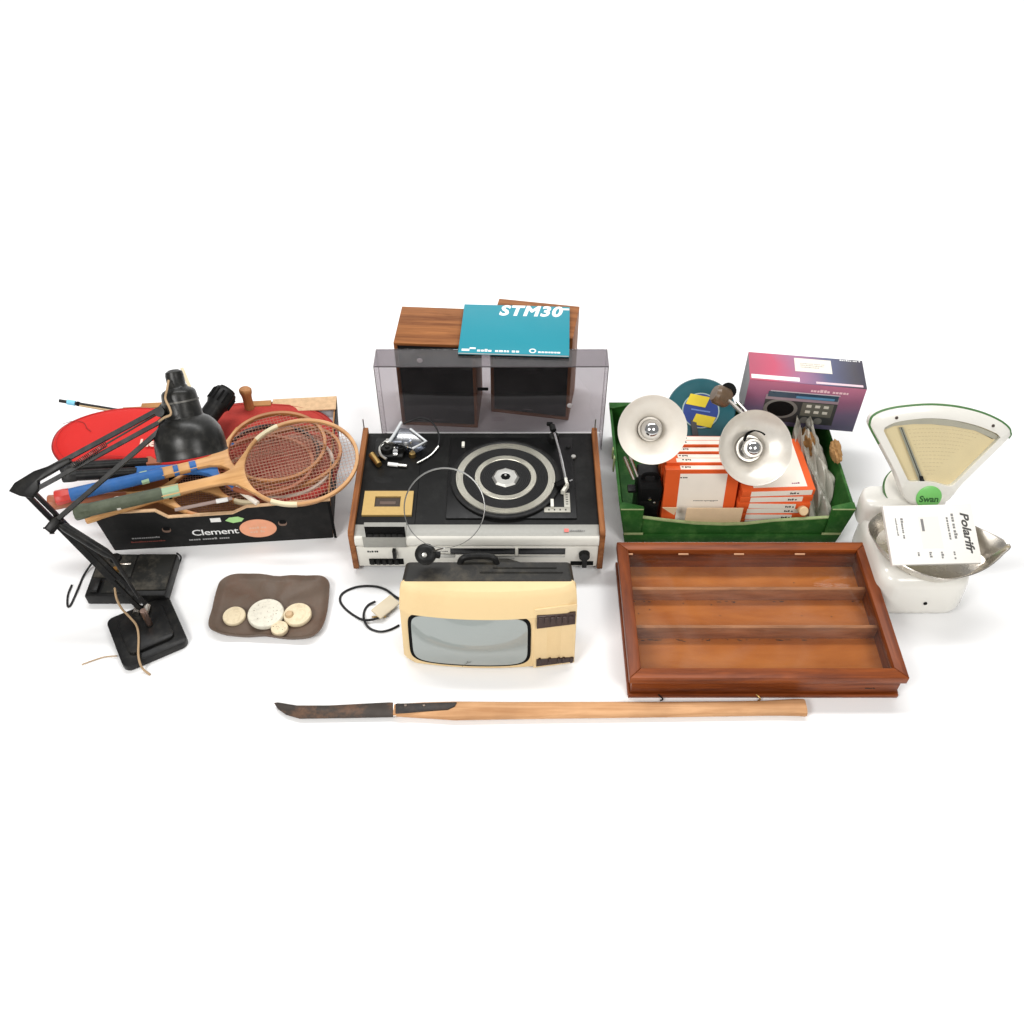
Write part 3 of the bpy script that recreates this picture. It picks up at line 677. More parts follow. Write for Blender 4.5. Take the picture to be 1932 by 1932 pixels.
for px in (1250, 1435):
    q = at_y(px, 1307, DY0 + .001)
    MB().tube(spline([(q.x - .008, DY0 + .004, .012), (q.x - .002, DY0 - .001, .010), (q.x + .002, DY0 - .005, .006), (q.x - .004, DY0 - .007, .004)], 4), .0016, 8).build('hook_catch', M_matt if px < 1300 else M_brass, dcse)
q = at_y(1650, 1296, DY0 + e); MB().greek(frame((q.x - .02, DY0 + e - .0004, .03), (1, 0, 0), (0, -1, 0)), .03, .004, 2, 1, seed=21).build('scratched_mark', M_ink, dcse)
for (px, py) in ((1480, 1129),):
    q = at_z(px, py, .0126); MB().lathe([(0, .003), (.003, .002), (.004, 0)], Matrix.Translation(q), 10).build('paint_chip', M_white, dcse)
rn = random.Random(11); b = MB()
for k in range(46):
    xx = rn.uniform(DX0 + .03, DX1 - .03); yy = rn.choice((1.3725, 1.4875)) - abs(rn.gauss(0, .002)) if k < 34 else rn.uniform(DY0 + .04, DY1 - .04)
    b.box((xx, yy, .0122), (rn.uniform(.002, .016) if k < 34 else .003, rn.uniform(.001, .0025), .0008))
b.build('dark_residue', mat('dark_residue', (.07, .03, .015), .8), dcse, kind='stuff')
for px in (1185, 1290, 1395, 1510):
    q = at_z(px, 1051, hb + .0135); MB().box((q.x, DY1 - .0325, hb + .015), (.025, .004, .003), bev=.0006).build('glazing_chip', mat('pale_chipped_wood', (.55, .3, .17), .7), dcse)

# =================================================================== GREEN CRATE
M_green = mat('green_card', (.016, .088, .012), .55, spec=.2, var=.25, vscale=24, dirt_or_reflection=(.085, .20, .05), dirt_or_reflection_amt=.6, dscale=26, bump=.3, bscale=40)
M_gcut = mat('green_cut_edge', (.30, .36, .17), .75, spec=.15, var=.3, vscale=70)
CX0, CX1, CY0, CY1, CH = .272, .868, 1.690, 2.100, .129
cr = thing('produce_crate', 'dark green cardboard produce crate full of lamps and orange boxes', 'crate', ((CX0 + CX1) / 2, CY0, 0))
tp = .022   # inward taper at the base
MB().span((CX0 + tp, CY0 + .012, .002), (CX1 - tp, CY1 - .012, .008)).build('floor_panel', M_green, cr)
def wall(p, q, poly, th_, name):      # vertical-ish panel: poly in (s, z) along p->q
    p = Vector(p); q = Vector(q); M = frame(p, q - p, Vector((q - p)).cross(Vector((0, 0, 1))) * -1)
    b = MB(); b.prism(poly, -th_ / 2, th_ / 2, M, .001); return b.build(name, M_green, cr)
fwid = CX1 - CX0
Mf = Matrix(((1, 0, 0, 0), (0, 0, 1, 0), (0, 1, 0, 0), (0, 0, 0, 1)))     # (x,z) polygon, extruded along y
fp = [(CX0 + tp, .002), (CX1 - tp, .002), (CX1 - .010, .088), (CX1 - .065, .088), (CX1 - .20, .076), (.60, .064), (.54, .062), (.47, .066), (CX0 + .12, .078), (CX0 + .065, .088), (CX0 + .010, .088)]
MB().prism(fp, CY0 + .006, CY0 + .013, Mf, .0008).build('front_wall', M_green, cr)
b = MB(); b.tube([(x, CY0 + .0095, z + .0008) for x, z in fp[2:]], .0045, 6, ref=(0, 1, 0), prof=[(.9, .5), (-.9, .5), (-.9, -.2), (.9, -.2)]); b.build('front_cut_edge', M_gcut, cr)
# lower skirt ledge
MB().prism([(CX0 + tp, .0), (CX1 - tp, .0), (CX1 - tp + .006, .030), (CX0 + tp - .006, .030)], CY0 + .0015, CY0 + .0055, Mf, .001).build('front_skirt', M_green, cr)
bp_ = [(CX0 + tp, .002), (CX1 - tp, .002), (CX1, CH), (CX0, CH)]
MB().prism(bp_, CY1 - .013, CY1 - .006, Mf, .0008).build('back_wall', M_green, cr)
for s_, x_b, x_t in ((1, CX0 + tp, CX0), (-1, CX1 - tp, CX1)):
    rs = []
    for yy in (CY0 + .0135, CY1 - .0135):
        rs.append([(x_b, yy, .002), (x_b + s_ * .007, yy, .002), (x_t + s_ * .007, yy, CH - .006), (x_t, yy, CH - .006)])
    MB().rings(rs).build('side_wall', M_green, cr)
    # rolled corner posts with flat shelves
    for yy, ys in ((CY0, 1), (CY1, -1)):
        lo, hi = sorted((x_t, x_t + s_ * .062)); y0, y1 = sorted((yy, yy + ys * .05))
        tri = [(x_t, yy), (x_t + s_ * .062, yy), (x_t + s_ * .060, yy + ys * .010), (x_t + s_ * .012, yy + ys * .024), (x_t, yy + ys * .024)]
        if s_ * ys < 0: tri = tri[::-1]
        MB().prism(tri, CH - .005, CH + .0005, None, .0015).build('corner_shelf', M_green, cr)
        if ys > 0: MB().box((x_t + s_ * .031, yy - .0006, CH - .0015), (.058, .0024, .0032), bev=.0006).build('folded_edge', M_gcut, cr)
        pz = .030 if ys > 0 else .004
        poly = [(lo + .002 + (tp * .7 if s_ > 0 else 0), pz), (hi - .002 - (tp * .7 if s_ < 0 else 0), pz), (hi - .001, CH - .0055), (lo + .001, CH - .0055)]
        MB().prism(poly, *(sorted((yy, yy + ys * .0055))), Mf, .0008).build('corner_post', M_green, cr)
    MB().box((x_t + s_ * .042, CY0 - .0008, .036), (.050, .003, .007), bev=.0008).build('torn_edge', M_gcut, cr)
for px, py, hgt in ((1172, 880, .05), (1187, 860, .035)):
    q = at_z(px - 3, py, CH - .03); MB().box((CX0 - .001, q.y, CH - .02), (.004, .012, hgt), bev=.001).build('torn_edge', M_gcut, cr)
# torn flap of cream card on the front
a = at_y(1296, 958, CY0 + .016); c = at_y(1396, 985, CY0 + .016)
MB().span((a.x, CY0 + .0140, c.z), (c.x, CY0 + .0165, a.z), bev=.0008).build('torn_flap', mat('cream_card', (.70, .52, .33), .8, spec=.1, var=.12), cr)
MB().slab([at_y(1250, 958, CY0 + .015), at_y(1278, 958, CY0 + .015), at_y(1272, 972, CY0 + .015), at_y(1262, 966, CY0 + .015)], (0, -1, 0), .002).build('torn_flap', MATS['cream_card'], cr)

# ---- orange tape boxes
M_orange = mat('orange_box', (.76, .115, .024), .5, spec=.3, var=.08, vscale=18)
M_label = mat('tape_box_label', (.88, .82, .72), .65, spec=.2, var=.04)
BW, BD, BT = .186, .190, .0200
def tape_box(label, M, style, group='orange tape boxes in the green crate'):
    o = thing('tape_box', label, 'tape box', M.to_translation(), M.to_euler(), group)
    X = WM[o.name]
    MB().span((0, 0, 0), (BW, BD, BT), X, .0012).build('carton', M_orange, o)
    lx0, lx1 = (.16, .80) if style != 2 else (.16, .9)
    MB().span((BW * lx0, .012, BT - .0004), (BW * lx1, BD - .012, BT + .0004), X).build('face_label', M_label, o)
    MB().span((BW * (lx0 - .02 * style), -.0005, .0015), (BW * min(.96, lx1 + .06 * style), .0004, BT - .0015), X).build('spine_label', M_label, o)
    MB().greek(X @ Matrix.Translation((BW * .70, .022, BT + .0004)), .02, .005, 1, 1, seed=31 + style).build('label_print', M_ink if style != 2 else mat('violet_ink', (.25, .03, .12), .6), o)
    MB().greek(X @ Matrix.Translation((BW * .24, BD * .5, BT + .0004)), .07, .0035, 3, 1, seed=37 + style).build('label_print', M_greyink, o)
    MB().greek(X @ frame((BW * .66, -.0006, .006), (1, 0, 0), (0, -1, 0)), .022, .006, 1, 1, seed=41).build('label_print', M_ink, o)
    return o
zz = .0085
names = ['lowest orange tape box of the right stack, just above the crate floor', 'second orange tape box from the bottom of the right stack', 'third orange tape box from the bottom of the right stack', 'fourth orange tape box from the bottom of the right stack',
         'fifth orange tape box from the bottom of the right stack', 'second orange tape box from the top of the right stack', 'top orange tape box of the right stack, under the right lamp dish']
for k, nm in enumerate(names):
    jx, jr = ((0, 0), (.003, 1), (-.002, -.6), (.002, .8), (0, -1), (.004, 1.5), (.006, 2.5))[k]
    tape_box(nm, Matrix.Translation((.578 + jx, 1.728, zz)) @ Matrix.Rotation(R(jr), 4, 'Z'), 2 if k == 6 else k % 2); zz += BT + .0006
upn = ['front upright orange tape box with its big pale label facing out', 'second upright orange tape box behind the one with the big label', 'third upright orange tape box counted back from the front of the left row', 'fourth upright orange tape box counted back from the front of the left row',
       'fifth upright orange tape box, last but one in the left row', 'rearmost upright orange tape box of the left row, nearest the teal tin']
for k, nm in enumerate(upn):
    jz, jx, ln = ((0, 0, .17), (.004, .003, .165), (-.003, -.002, .17), (.001, .002, .172), (.005, -.001, .166), (-.001, .003, .17))[k]
    tape_box(nm, frame((.573 + jx, 1.776 + k * .0216, .1990 + jz), (-1, 0, .004 * (k % 3 - 1)), (0, -.985, ln)), k % 2)

# ---- black camera case
bc = thing('camera_case', 'small black case with a stud standing left of the orange boxes', 'case', (.352, 1.765, .0085))
MB().span((.325, 1.740, .0085), (.381, 1.835, .150), bev=.006, seg=3).build('case_body', M_black, bc)
MB().span((.324, 1.7385, .105), (.382, 1.790, .152), bev=.004).build('case_flap', M_matt, bc)
MB().lathe([(0, .005), (.0045, .004), (.0055, 0)], frame((.353, 1.7385, .115), (1, 0, 0), (0, -1, 0)), 14).build('press_stud', M_chrome, bc)
MB().lathe([(0, .003), (.003, .002), (.004, 0)], frame((.366, 1.7385, .100), (1, 0, 0), (0, -1, 0)), 12).build('press_stud', M_alu, bc)
MB().tube(spline([(.335, 1.775, .150), (.337, 1.772, .168), (.353, 1.770, .174), (.369, 1.772, .168), (.371, 1.775, .150)], 5), .004, 8, prof=[(.5, 1.3), (-.5, 1.3), (-.5, -1.3), (.5, -1.3)], ref=(0, 1, 0)).build('carry_loop', M_matt, bc)

# ---- photographic lamps
M_dishw = mat('white_reflector', (.84, .79, .71), .42, .0, spec=.5, var=.04, vscale=8, dirt_or_reflection=(.45, .33, .2), dirt_or_reflection_amt=.16, dscale=9)  # tan patches: a warm reflection painted into the dish colour
M_disha = mat('satin_reflector', (.82, .78, .71), .36, .55, spec=.5, var=.05, vscale=10, dirt_or_reflection=(.5, .4, .28), dirt_or_reflection_amt=.3, dscale=8)  # same tan reflection mixed into the satin colour
def photo_lamp(label, px, py, dpt, r, dirv, m_in, holder=None):
    c = at_d(px, py, dpt)
    n = Vector(dirv).normalized()
    o = thing('reflector_lamp', label, 'lamp', c - n * .075, (0, 0, 0), 'dish lamps in the green crate')
    M = frame(c, n.orthogonal(), n)     # local z = facing direction
    pr = [(r, .002), (r * 1.012, .0), (r * 1.0, -.003), (r * .97, -.004)]
    prof = [(r * .985, -.001), (r * .90, -.012), (r * .74, -.025), (r * .58, -.035), (r * .47, -.042), (r * .40, -.050), (r * .345, -.060), (r * .335, -.074), (0, -.076)]
    back = [(0, -.079), (r * .36, -.077), (r * .37, -.060), (r * .425, -.049), (r * .50, -.0405), (r * .60, -.0335), (r * .76, -.0235), (r * .92, -.0115), (r * 1.005, -.002)]
    ref = MB().lathe(prof[::-1] + [(r, .0005), (r * 1.012, .0015), (r * 1.016, -.001)] + back[::-1], M, 64).build('reflector', m_in, o, 60)
    MB().lathe([(r * .355, -.052), (r * .36, -.047), (r * .30, -.047), (r * .29, -.053)], M, 40).build('collar', m_in, ref, 50)
    MB().lathe([(.0, .002), (.012, -.001), (.021, -.009), (.0255, -.020), (.0245, -.033), (.019, -.045), (.0145, -.054), (.014, -.07)], M, 32).build('bulb', mat('silvered_bulb', (.62, .62, .62), .09, 1., var=.1, rvar=.04), o, 60)
    MB().lathe([(0, -.080), (.026, -.080), (.026, -.105), (.020, -.112), (.019, -.130), (0, -.132)], M, 24).build('lampholder', holder or M_black, o)
    return o, M, c, n
lo1, LM, lc1, ln1 = photo_lamp('cream dish reflector lamp at the left of the green crate', 1231, 811, 2.38, .0832, (-.02, -.74, .62), M_dishw)
# clamp hanging at its lower left
for a_, c_ in (((1178, 862), (1196, 905)), ((1188, 860), (1203, 900))):
    MB().tube([at_z(*a_, .17), at_z(*c_, .135)], .0045, 8).build('spring_clamp', M_steel, lo1)
MB().box(at_z(1192, 922, .125), (.022, .024, .010), bev=.003).build('clamp_jaw', M_black, lo1)
lo2, LM2, lc2, ln2 = photo_lamp('duller metal dish reflector lamp leaning right of the cream one', 1426, 845, 2.42, .0925, (.10, -.66, .66), M_disha)
b = MB(); pts = [LM2 @ Vector((.0925 * .56 * math.cos(a), .0925 * .56 * math.sin(a), -.031)) for a in [R(x) for x in range(0, 360, 12)]]
mid = at_d(1419, 812, 2.43)
arc = [LM2 @ Vector(v) for v in ()]
q = at_d(1421, 826, 2.455)
MB().tube(spline([at_d(1404, 833, 2.462), at_d(1409, 820, 2.462), at_d(1422, 812, 2.462), at_d(1436, 815, 2.462), at_d(1444, 821, 2.462)], 5), [.0012] + [.0036] * 19 + [.0012], 6).build('painted_shadow_arc', M_matt, lo2)  # black arc modelled in place of the shadow above the bulb
MB().tube([at_d(1405, 785, 2.44), at_d(1376, 757, 2.50)], [.005, .006], 10).build('stem', M_steel, lo2)
MB().lathe([(0, -.02), (.021, -.02), (.026, -.012), (.026, .016), (.020, .024), (0, .024)], frame(at_d(1362, 748, 2.52), (.3, .5, .5), (-.6, .2, .45)), 22).build('bracket_knob', mat('brown_bakelite', (.12, .075, .042), .35, spec=.5, var=.4), lo2)
MB().lathe([(0, 0), (.02, 0), (.02, .012), (0, .013)], frame(at_d(1375, 738, 2.53), (.3, .5, .5), (.1, .2, .8)), 18).build('bracket_cap', M_matt, lo2)
MB().tube([at_d(1390, 757, 2.5), at_d(1416, 785, 2.47)], .0035, 8).build('bracket_rod', M_alu, lo2)

# ---- teal round tin with a yellow and blue label
tn = Vector((-.12, -.55, .83)).normalized(); tc_ = at_z(1322, 775, .205)
tin = thing('round_reel_tin', 'round teal tin with yellow and blue label behind the dish lamps', 'tin', tc_ - tn * .02)
MT_ = frame(tc_, Vector((1, -.25, .0)), tn)
M_tealtin = mat('dark_teal_enamel', (.010, .085, .105), .35, spec=.45, var=.2)
MB().lathe([(0, 0), (.078, 0), (.083, .0015), (.088, .001), (.091, -.003), (.091, -.022), (.088, -.026), (0, -.026)], MT_, 56).build('tin_body', M_tealtin, tin, 40)
MB().lathe([(0, .0012), (.046, .0012), (.046, -.001)], MT_, 40).build('label_disc', mat('label_blue', (.012, .04, .22), .45), tin)
MB().lathe([(.046, .0013), (.0485, .0015), (.0495, .0003)], MT_, 40).build('label_ring', mat('pale_ring', (.35, .45, .42), .5), tin)
M_yel = mat('label_yellow', (.72, .55, .02), .5, var=.06)
for cx_, cy_ in ((-.012, .026), (.012, -.026)):
    MB().prism([(cx_ - .030, cy_ - .014), (cx_ + .022, cy_ - .016), (cx_ + .030, cy_ + .014), (cx_ - .022, cy_ + .016)], .0013, .0022, MT_).build('label_panel', M_yel, tin)
MB().box((0, 0, .0016), (.05, .004, .0008), MT_).build('label_stripe', mat('label_paleblue', (.12, .2, .5), .5), tin)
rs_ = thing('roll_end', 'white topped round cartridge standing below the teal tin', 'cartridge', at_z(1332, 825, .12))
q = at_z(1330, 806, .17)
MB().lathe([(0, -.05), (.0115, -.05), (.0115, 0), (0, 0)], Matrix.Translation(q), 20).build('cartridge_case', M_matt, rs_)
MB().lathe([(0, .007), (.008, .007), (.0095, .004), (.0095, .0)], Matrix.Translation(q), 20).build('cartridge_cap', M_offw, rs_)
sp_ = MB(); sp_.tube(spline([at_z(1308, 790, .19), at_z(1312, 820, .175), at_z(1322, 848, .15), at_z(1330, 862, .13)], 5), .0075, 8, prof=[(.15, 1), (-.15, 1), (-.15, -1), (.15, -1)], ref=(0, -.6, .8))
single(sp_, 'strap', mat('dark_webbing', (.045, .042, .042), .7), 'dark flat strap hanging between the teal tin and the orange boxes', 'strap', at_z(1320, 840, .14))
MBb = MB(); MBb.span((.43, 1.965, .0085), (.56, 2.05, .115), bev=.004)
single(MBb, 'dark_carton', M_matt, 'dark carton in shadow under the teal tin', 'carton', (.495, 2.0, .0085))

# ---- crumpled clear bag, cork, wood
m, nt, pb = _nt('crumpled_film')
pb.inputs['Base Color'].default_value = (.62, .60, .52, 1); pb.inputs['Roughness'].default_value = .25; pb.inputs['Alpha'].default_value = .6
pb.inputs['Specular IOR Level'].default_value = .8
M_film = m
rnd = random.Random(5)
bagc = at_z(1557, 880, .11)
b = MB()
def bagfn(u, v):
    a = 2 * math.pi * u; h = v
    rad_ = .060 * (1 - .62 * h ** 1.6) * (1 + .16 * math.sin(5 * a + 7 * h) + .10 * math.sin(11 * a - 13 * h) + .07 * math.sin(23 * a + 9 * h))
    return Vector((.805 + .02 * math.sin(5 * h) * .4 - .018 * h + rad_ * .85 * math.cos(a), 1.80 + .15 * h + 1.5 * rad_ * math.sin(a), .018 + .165 * h + .012 * math.sin(6 * a + 11 * h)))
b.grid(bagfn, 84, 34); bmesh.ops.remove_doubles(b.bm, verts=b.bm.verts[:], dist=1e-5)
single(b, 'plastic_bag', M_film, 'crumpled grey see-through plastic bag at the right end of the green crate', 'bag', (.805, 1.83, .01), smooth=22)
def lump(name, c, s, m_, label, cat, seed, grp=None):
    b = MB(); bmesh.ops.create_icosphere(b.bm, subdivisions=4, radius=1.0); rn = random.Random(seed)
    ph = [rn.uniform(0, 6) for _ in range(6)]
    for v in b.bm.verts:
        p_ = v.co.copy(); k = 1 + .14 * math.sin(3 * p_.x + ph[0]) + .12 * math.sin(4 * p_.y + ph[1]) + .1 * math.sin(5 * p_.z + ph[2]) + .06 * math.sin(9 * p_.x + 7 * p_.z + ph[3])
        k += .07 * math.sin(17 * p_.x + 13 * p_.y + ph[4]) + .06 * math.sin(21 * p_.z - 15 * p_.y + ph[5]); v.co = Vector((p_.x * s[0], p_.y * s[1], p_.z * s[2])) * k + Vector(c)
    return single(b, name, m_, label, cat, Vector(c) - Vector((0, 0, s[2])), grp)
M_brn = mat('brown_cloth', (.26, .135, .05), .85, spec=.1, var=.5, vscale=40, bump=.6, bscale=60)
lump('cloth_bundle', at_z(1519, 842, .13), (.022, .045, .04), M_brn, 'brown crumpled cloth between the orange boxes and the bag', 'cloth', 3)
lump('cork_piece', at_z(1577, 852, .145), (.014, .03, .024), mat('cork', (.42, .24, .10), .85, spec=.1, var=.4, vscale=60), 'brown lump on the right rim of the green crate beyond the bag', 'cork', 8)
b = MB(); q = at_y(1515, 963, CY0 + .025)
b.lathe([(0, -.03), (.012, -.03), (.012, .008), (.010, .010), (0, .0105)], frame(q, (1, 0, 0), (.25, -.8, .5)), 18)
single(b, 'wooden_dowel', mat('pale_dowel', (.72, .52, .30), .6, var=.1), 'pale wooden dowel end poking over the front of the green crate', 'dowel', q)

# =================================================================== RADIO CARTON
r0 = Vector((.620, 1.996, .1475)); r1 = Vector((.916, 1.957, .1475)); RW = (r1 - r0).length; RD, RH = .116, .150
rx = thing('radio_carton', 'pink and purple printed radio carton propped on the back right corner of the green crate', 'carton', r0, (0, 0, math.atan2((r1 - r0).y, (r1 - r0).x)))
X = WM[rx.name]
def gradmat(name, stops, axis=0, lo=0., hi=1., noise=.25, tilt=0.):
    m, nt, b = _nt(name); N = nt.nodes; L = nt.links
    tc = N.new('ShaderNodeTexCoord'); sp = N.new('ShaderNodeSeparateXYZ'); L.new(tc.outputs['Object'], sp.inputs[0])
    nz = N.new('ShaderNodeTexNoise'); nz.inputs['Scale'].default_value = 9; nz.inputs['Detail'].default_value = 2; L.new(tc.outputs['Object'], nz.inputs['Vector'])
    mr = N.new('ShaderNodeMapRange'); mr.inputs['From Min'].default_value = lo; mr.inputs['From Max'].default_value = hi
    L.new(sp.outputs[axis], mr.inputs['Value'])
    ma = N.new('ShaderNodeMath'); ma.operation = 'MULTIPLY_ADD'; ma.inputs[1].default_value = noise; L.new(nz.outputs['Fac'], ma.inputs[0])
    s2 = N.new('ShaderNodeMath'); s2.operation = 'SUBTRACT'; s2.inputs[1].default_value = noise / 2; L.new(mr.outputs[0], s2.inputs[0]); L.new(s2.outputs[0], ma.inputs[2])
    rp = N.new('ShaderNodeValToRGB'); cr_ = rp.color_ramp
    cr_.elements[0].position = stops[0][0]; cr_.elements[0].color = (*stops[0][1], 1); cr_.elements[1].position = stops[-1][0]; cr_.elements[1].color = (*stops[-1][1], 1)
    for p_, c_ in stops[1:-1]:
        e_ = cr_.elements.new(p_); e_.color = (*c_, 1)
    L.new(ma.outputs[0], rp.inputs[0]); L.new(rp.outputs[0], b.inputs['Base Color']); b.inputs['Roughness'].default_value = .45; b.inputs['Specular IOR Level'].default_value = .15
    return m
pk = (.60, .10, .17); pu = (.22, .10, .20); gb = (.12, .13, .22); dk = (.06, .055, .08); pk2 = (.50, .17, .26)
M_rtop = gradmat('carton_top_print', [(0, (.42, .10, .15)), (.20, (.52, .10, .16)), (.42, (.34, .17, .27)), (.68, gb), (.9, (.09, .085, .10)), (1, dk)], 0, 0, RW)
M_rfr = gradmat('carton_front_print', [(0, (.10, .095, .16)), (.35, (.15, .11, .19)), (.62, (.27, .11, .19)), (.88, (.42, .15, .24)), (1, pk2)], 2, 0.01, RH, .3)
M_rsd = gradmat('carton_side_print', [(0, (.02, .02, .024)), (.5, (.07, .07, .08)), (1, (.16, .16, .175))], 2, 0, RH, .4)
t = .002
MB().span((0, 0, RH - t), (RW, RD, RH), X, .0006).build('top_face', M_rtop, rx)
MB().span((0, 0, 0), (RW, t, RH - t - .0002), X, .0006).build('front_face', M_rfr, rx)
MB().span((0, t + .0002, 0), (t, RD - .0002, RH - t - .0002), X).build('side_face', M_rsd, rx)
MB().span((RW - t, t + .0002, 0), (RW, RD - .0002, RH - t - .0002), X).build('side_face', M_rfr, rx)
MB().span((t, RD - t, 0), (RW - t, RD, RH - t - .0002), X).build('back_face', M_rsd, rx)
MB().span((t, t + .0002, 0), (RW - t, RD - t - .0002, t), X).build('bottom_face', M_rsd, rx)
def topP(u0_, u1_, v0_, v1_, name, m_, z_=.0004): return MB().span((RW * u0_, RD * v0_, RH), (RW * u1_, RD * v1_, RH + z_), X).build(name, m_, rx)
topP(.015, .43, .05, .19, 'white_stripe', M_white); topP(.57, .97, .03, .10, 'white_stripe', mat('pink_white', (.75, .55, .60), .5))
topP(.40, .72, .42, .90, 'paper_label', M_offw, .0007)
MB().greek(X @ Matrix.Translation((RW * .45, RD * .7, RH + .0007)), RW * .2, .004, 3, 3, seed=51).build('label_print', mat('faint_ink', (.45, .42, .38), .7), rx)
MB().greek(X @ Matrix.Translation((RW * .80, RD * .93, RH + .0003)), RW * .18, .005, 2, 1, seed=52).build('top_print', M_white, rx)
Fx = X @ frame((0, 0, 0), (1, 0, 0), (0, -1, 0))      # local x right, y up on the front face
def fr_(u0_, u1_, v0_, v1_, name, m_, z_=.0004, par=None, z0=0.):
    return MB().span((RW * u0_, RH * v0_, z0), (RW * u1_, RH * v1_, z0 + z_), Fx).build(name, m_, par or rx)
MB().greek(Fx @ Matrix.Translation((RW * .54, RH * .83, 0)), RW * .42, .009, 3, 1, seed=55).build('front_print', mat('pale_pink_print', (.80, .55, .60), .5), rx)
pr_ = fr_(.17, .80, .10, .66, 'printed_radio', mat('radio_print_body', (.028, .032, .034), .4))
fr_(.17, .80, .60, .71, 'printed_radio_top', mat('radio_print_chrome', (.30, .22, .26), .35), .0006, pr_, .0004)
fr_(.185, .79, .66, .78, 'printed_radio_dial', mat('radio_print_blue', (.025, .06, .10), .3), .0008, pr_, .0004)
fr_(.43, .76, .67, .72, 'printed_dial_scale', mat('radio_print_paleblue', (.09, .25, .42), .4), .0004, pr_, .0012)
MB().span((RW * .20, RH * .78, .0004), (RW * .80, RH * .80, .0007), Fx).build('printed_aerial', mat('print_silver', (.55, .5, .55), .4), pr_)
MB().lathe([(.026, .0004), (.026, .0008), (.033, .0008), (.033, .0004)], Fx @ Matrix.Translation((RW * .32, RH * .40, 0)) @ Matrix.Diagonal((1.35, 1, 1, 1)), 36).build('printed_speaker_ring', mat('print_grey', (.16, .16, .15), .4), pr_)
MB().lathe([(0, .0006), (.026, .0006)], Fx @ Matrix.Translation((RW * .32, RH * .40, 0)) @ Matrix.Diagonal((1.35, 1, 1, 1)), 36).build('printed_speaker', M_matt, pr_)
fr_(.50, .77, .28, .58, 'printed_keypad', mat('print_grey2', (.12, .12, .10), .4), .0003, pr_, .0004)
for i in range(3):
    for j in range(2):
        MB().box((RW * (.56 + i * .075), RH * (.38 + j * .13), .001), (.013, .009, .0006), Fx, .002).build('printed_key', mat('print_cream', (.62, .6, .53), .5), pr_)
for u_ in (.55, .67): MB().lathe([(0, .0008), (.011, .0008), (.011, .0004)], Fx @ Matrix.Translation((RW * u_, RH * .18, 0)), 18).build('printed_knob', MATS['print_grey'], pr_)
MB().box((.0, 0, 0), (.0006, .016, .018), X @ Matrix.Translation((-.0004, RD * .2, RH * .22))).build('side_mark', M_white, rx)

# =================================================================== WEIGHING SCALE
M_enam = mat('white_enamel', (.80, .78, .72), .22, spec=.5, var=.03, vscale=8, coat=.3)
M_grn = mat('green_enamel_line', (.06, .17, .045), .4)
ws = thing('shop_scale', 'white enamel shop scale with a fan-shaped dial and green trim', 'weighing scale', (.99, 1.58, 0))
def body_ring(x0, x1, y0, y1, r, z): return [((x0 + x1) / 2 + p_[0], (y0 + y1) / 2 + p_[1], z) for p_ in rrect(x1 - x0, y1 - y0, r, 6)]
bx0, bx1, by0, by1 = .875, 1.098, 1.447, 1.705
MB().rings([body_ring(bx0 + .012, bx1 - .012, by0 + .012, by1 - .01, .04, .004), body_ring(bx0 + .003, bx1 - .003, by0 + .003, by1 - .003, .045, .014), body_ring(bx0, bx1, by0, by1, .045, .03),
            body_ring(bx0 + .002, bx1 - .002, by0 + .004, by1, .045, .10), body_ring(bx0 + .006, bx1 - .006, by0 + .010, by1 - .004, .042, .122), body_ring(bx0 + .018, bx1 - .018, by0 + .024, by1 - .016, .035, .131)]).build('base_casting', M_enam, ws, 60)
MB().lathe([(0, .0), (.0045, 0), (.0045, .003), (0, .0035)], frame((.994, by0 + .002, .055), (1, 0, 0), (0, -1, 0)), 16).build('fixing_screw', M_matt, ws)
# rear hood
MB().rings([body_ring(.872, 1.05, 1.650, 1.725, .03, .10), body_ring(.870, 1.05, 1.648, 1.726, .03, .15), body_ring(.871, 1.048, 1.650, 1.724, .03, .176), body_ring(.876, 1.042, 1.655, 1.719, .028, .181)]).build('rear_hood', M_enam, ws, 60)
# disc behind the neck
dn = Vector((0, -.5, .86)); Md = frame(at_y(1712, 922, 1.70), (1, 0, 0), dn)
MB().lathe([(0, .004), (.052, .004), (.057, .002), (.057, -.008), (0, -.008)], Md, 40).build('rear_disc', M_enam, ws)
MB().lathe([(.0565, .002), (.0592, .002), (.0592, -.008), (.0565, -.008)], Md, 40).build('disc_green_rim', M_grn, ws)
# fan dial on a leaning plane
pn = Vector((0, -.905, .425)); pp = Vector((1.05, 1.655, .20))
def H6(zx, zy): return at_plane((3200 + zx * .33126) * .503125, (1480 + zy * .33126) * .503125, pp, pn)
outer = [(640, 1235), (470, 880), (300, 560), (205, 380), (198, 320), (230, 250), (330, 193), (500, 152), (750, 126), (950, 122), (1200, 147), (1450, 207), (1650, 292), (1760, 372), (1788, 430), (1765, 500), (1500, 760), (1240, 1015), (1030, 1235)]
win = [(645, 985), (600, 930), (470, 660), (340, 400), (350, 378), (480, 315), (700, 278), (900, 268), (1150, 292), (1400, 350), (1600, 430), (1672, 480), (1600, 560), (1380, 780), (1150, 1010), (1072, 1035), (950, 1002), (800, 985)]
def smoothpoly(pts, n=4): return [tuple(v)[:2] for v in spline([(x, y, 0) for x, y in pts], n, True)]
def slabpx(pts, off, th_, bev=0.):
    b = MB(); b.slab([H6(*p_) + pn * off for p_ in pts], pn, th_, bev); return b
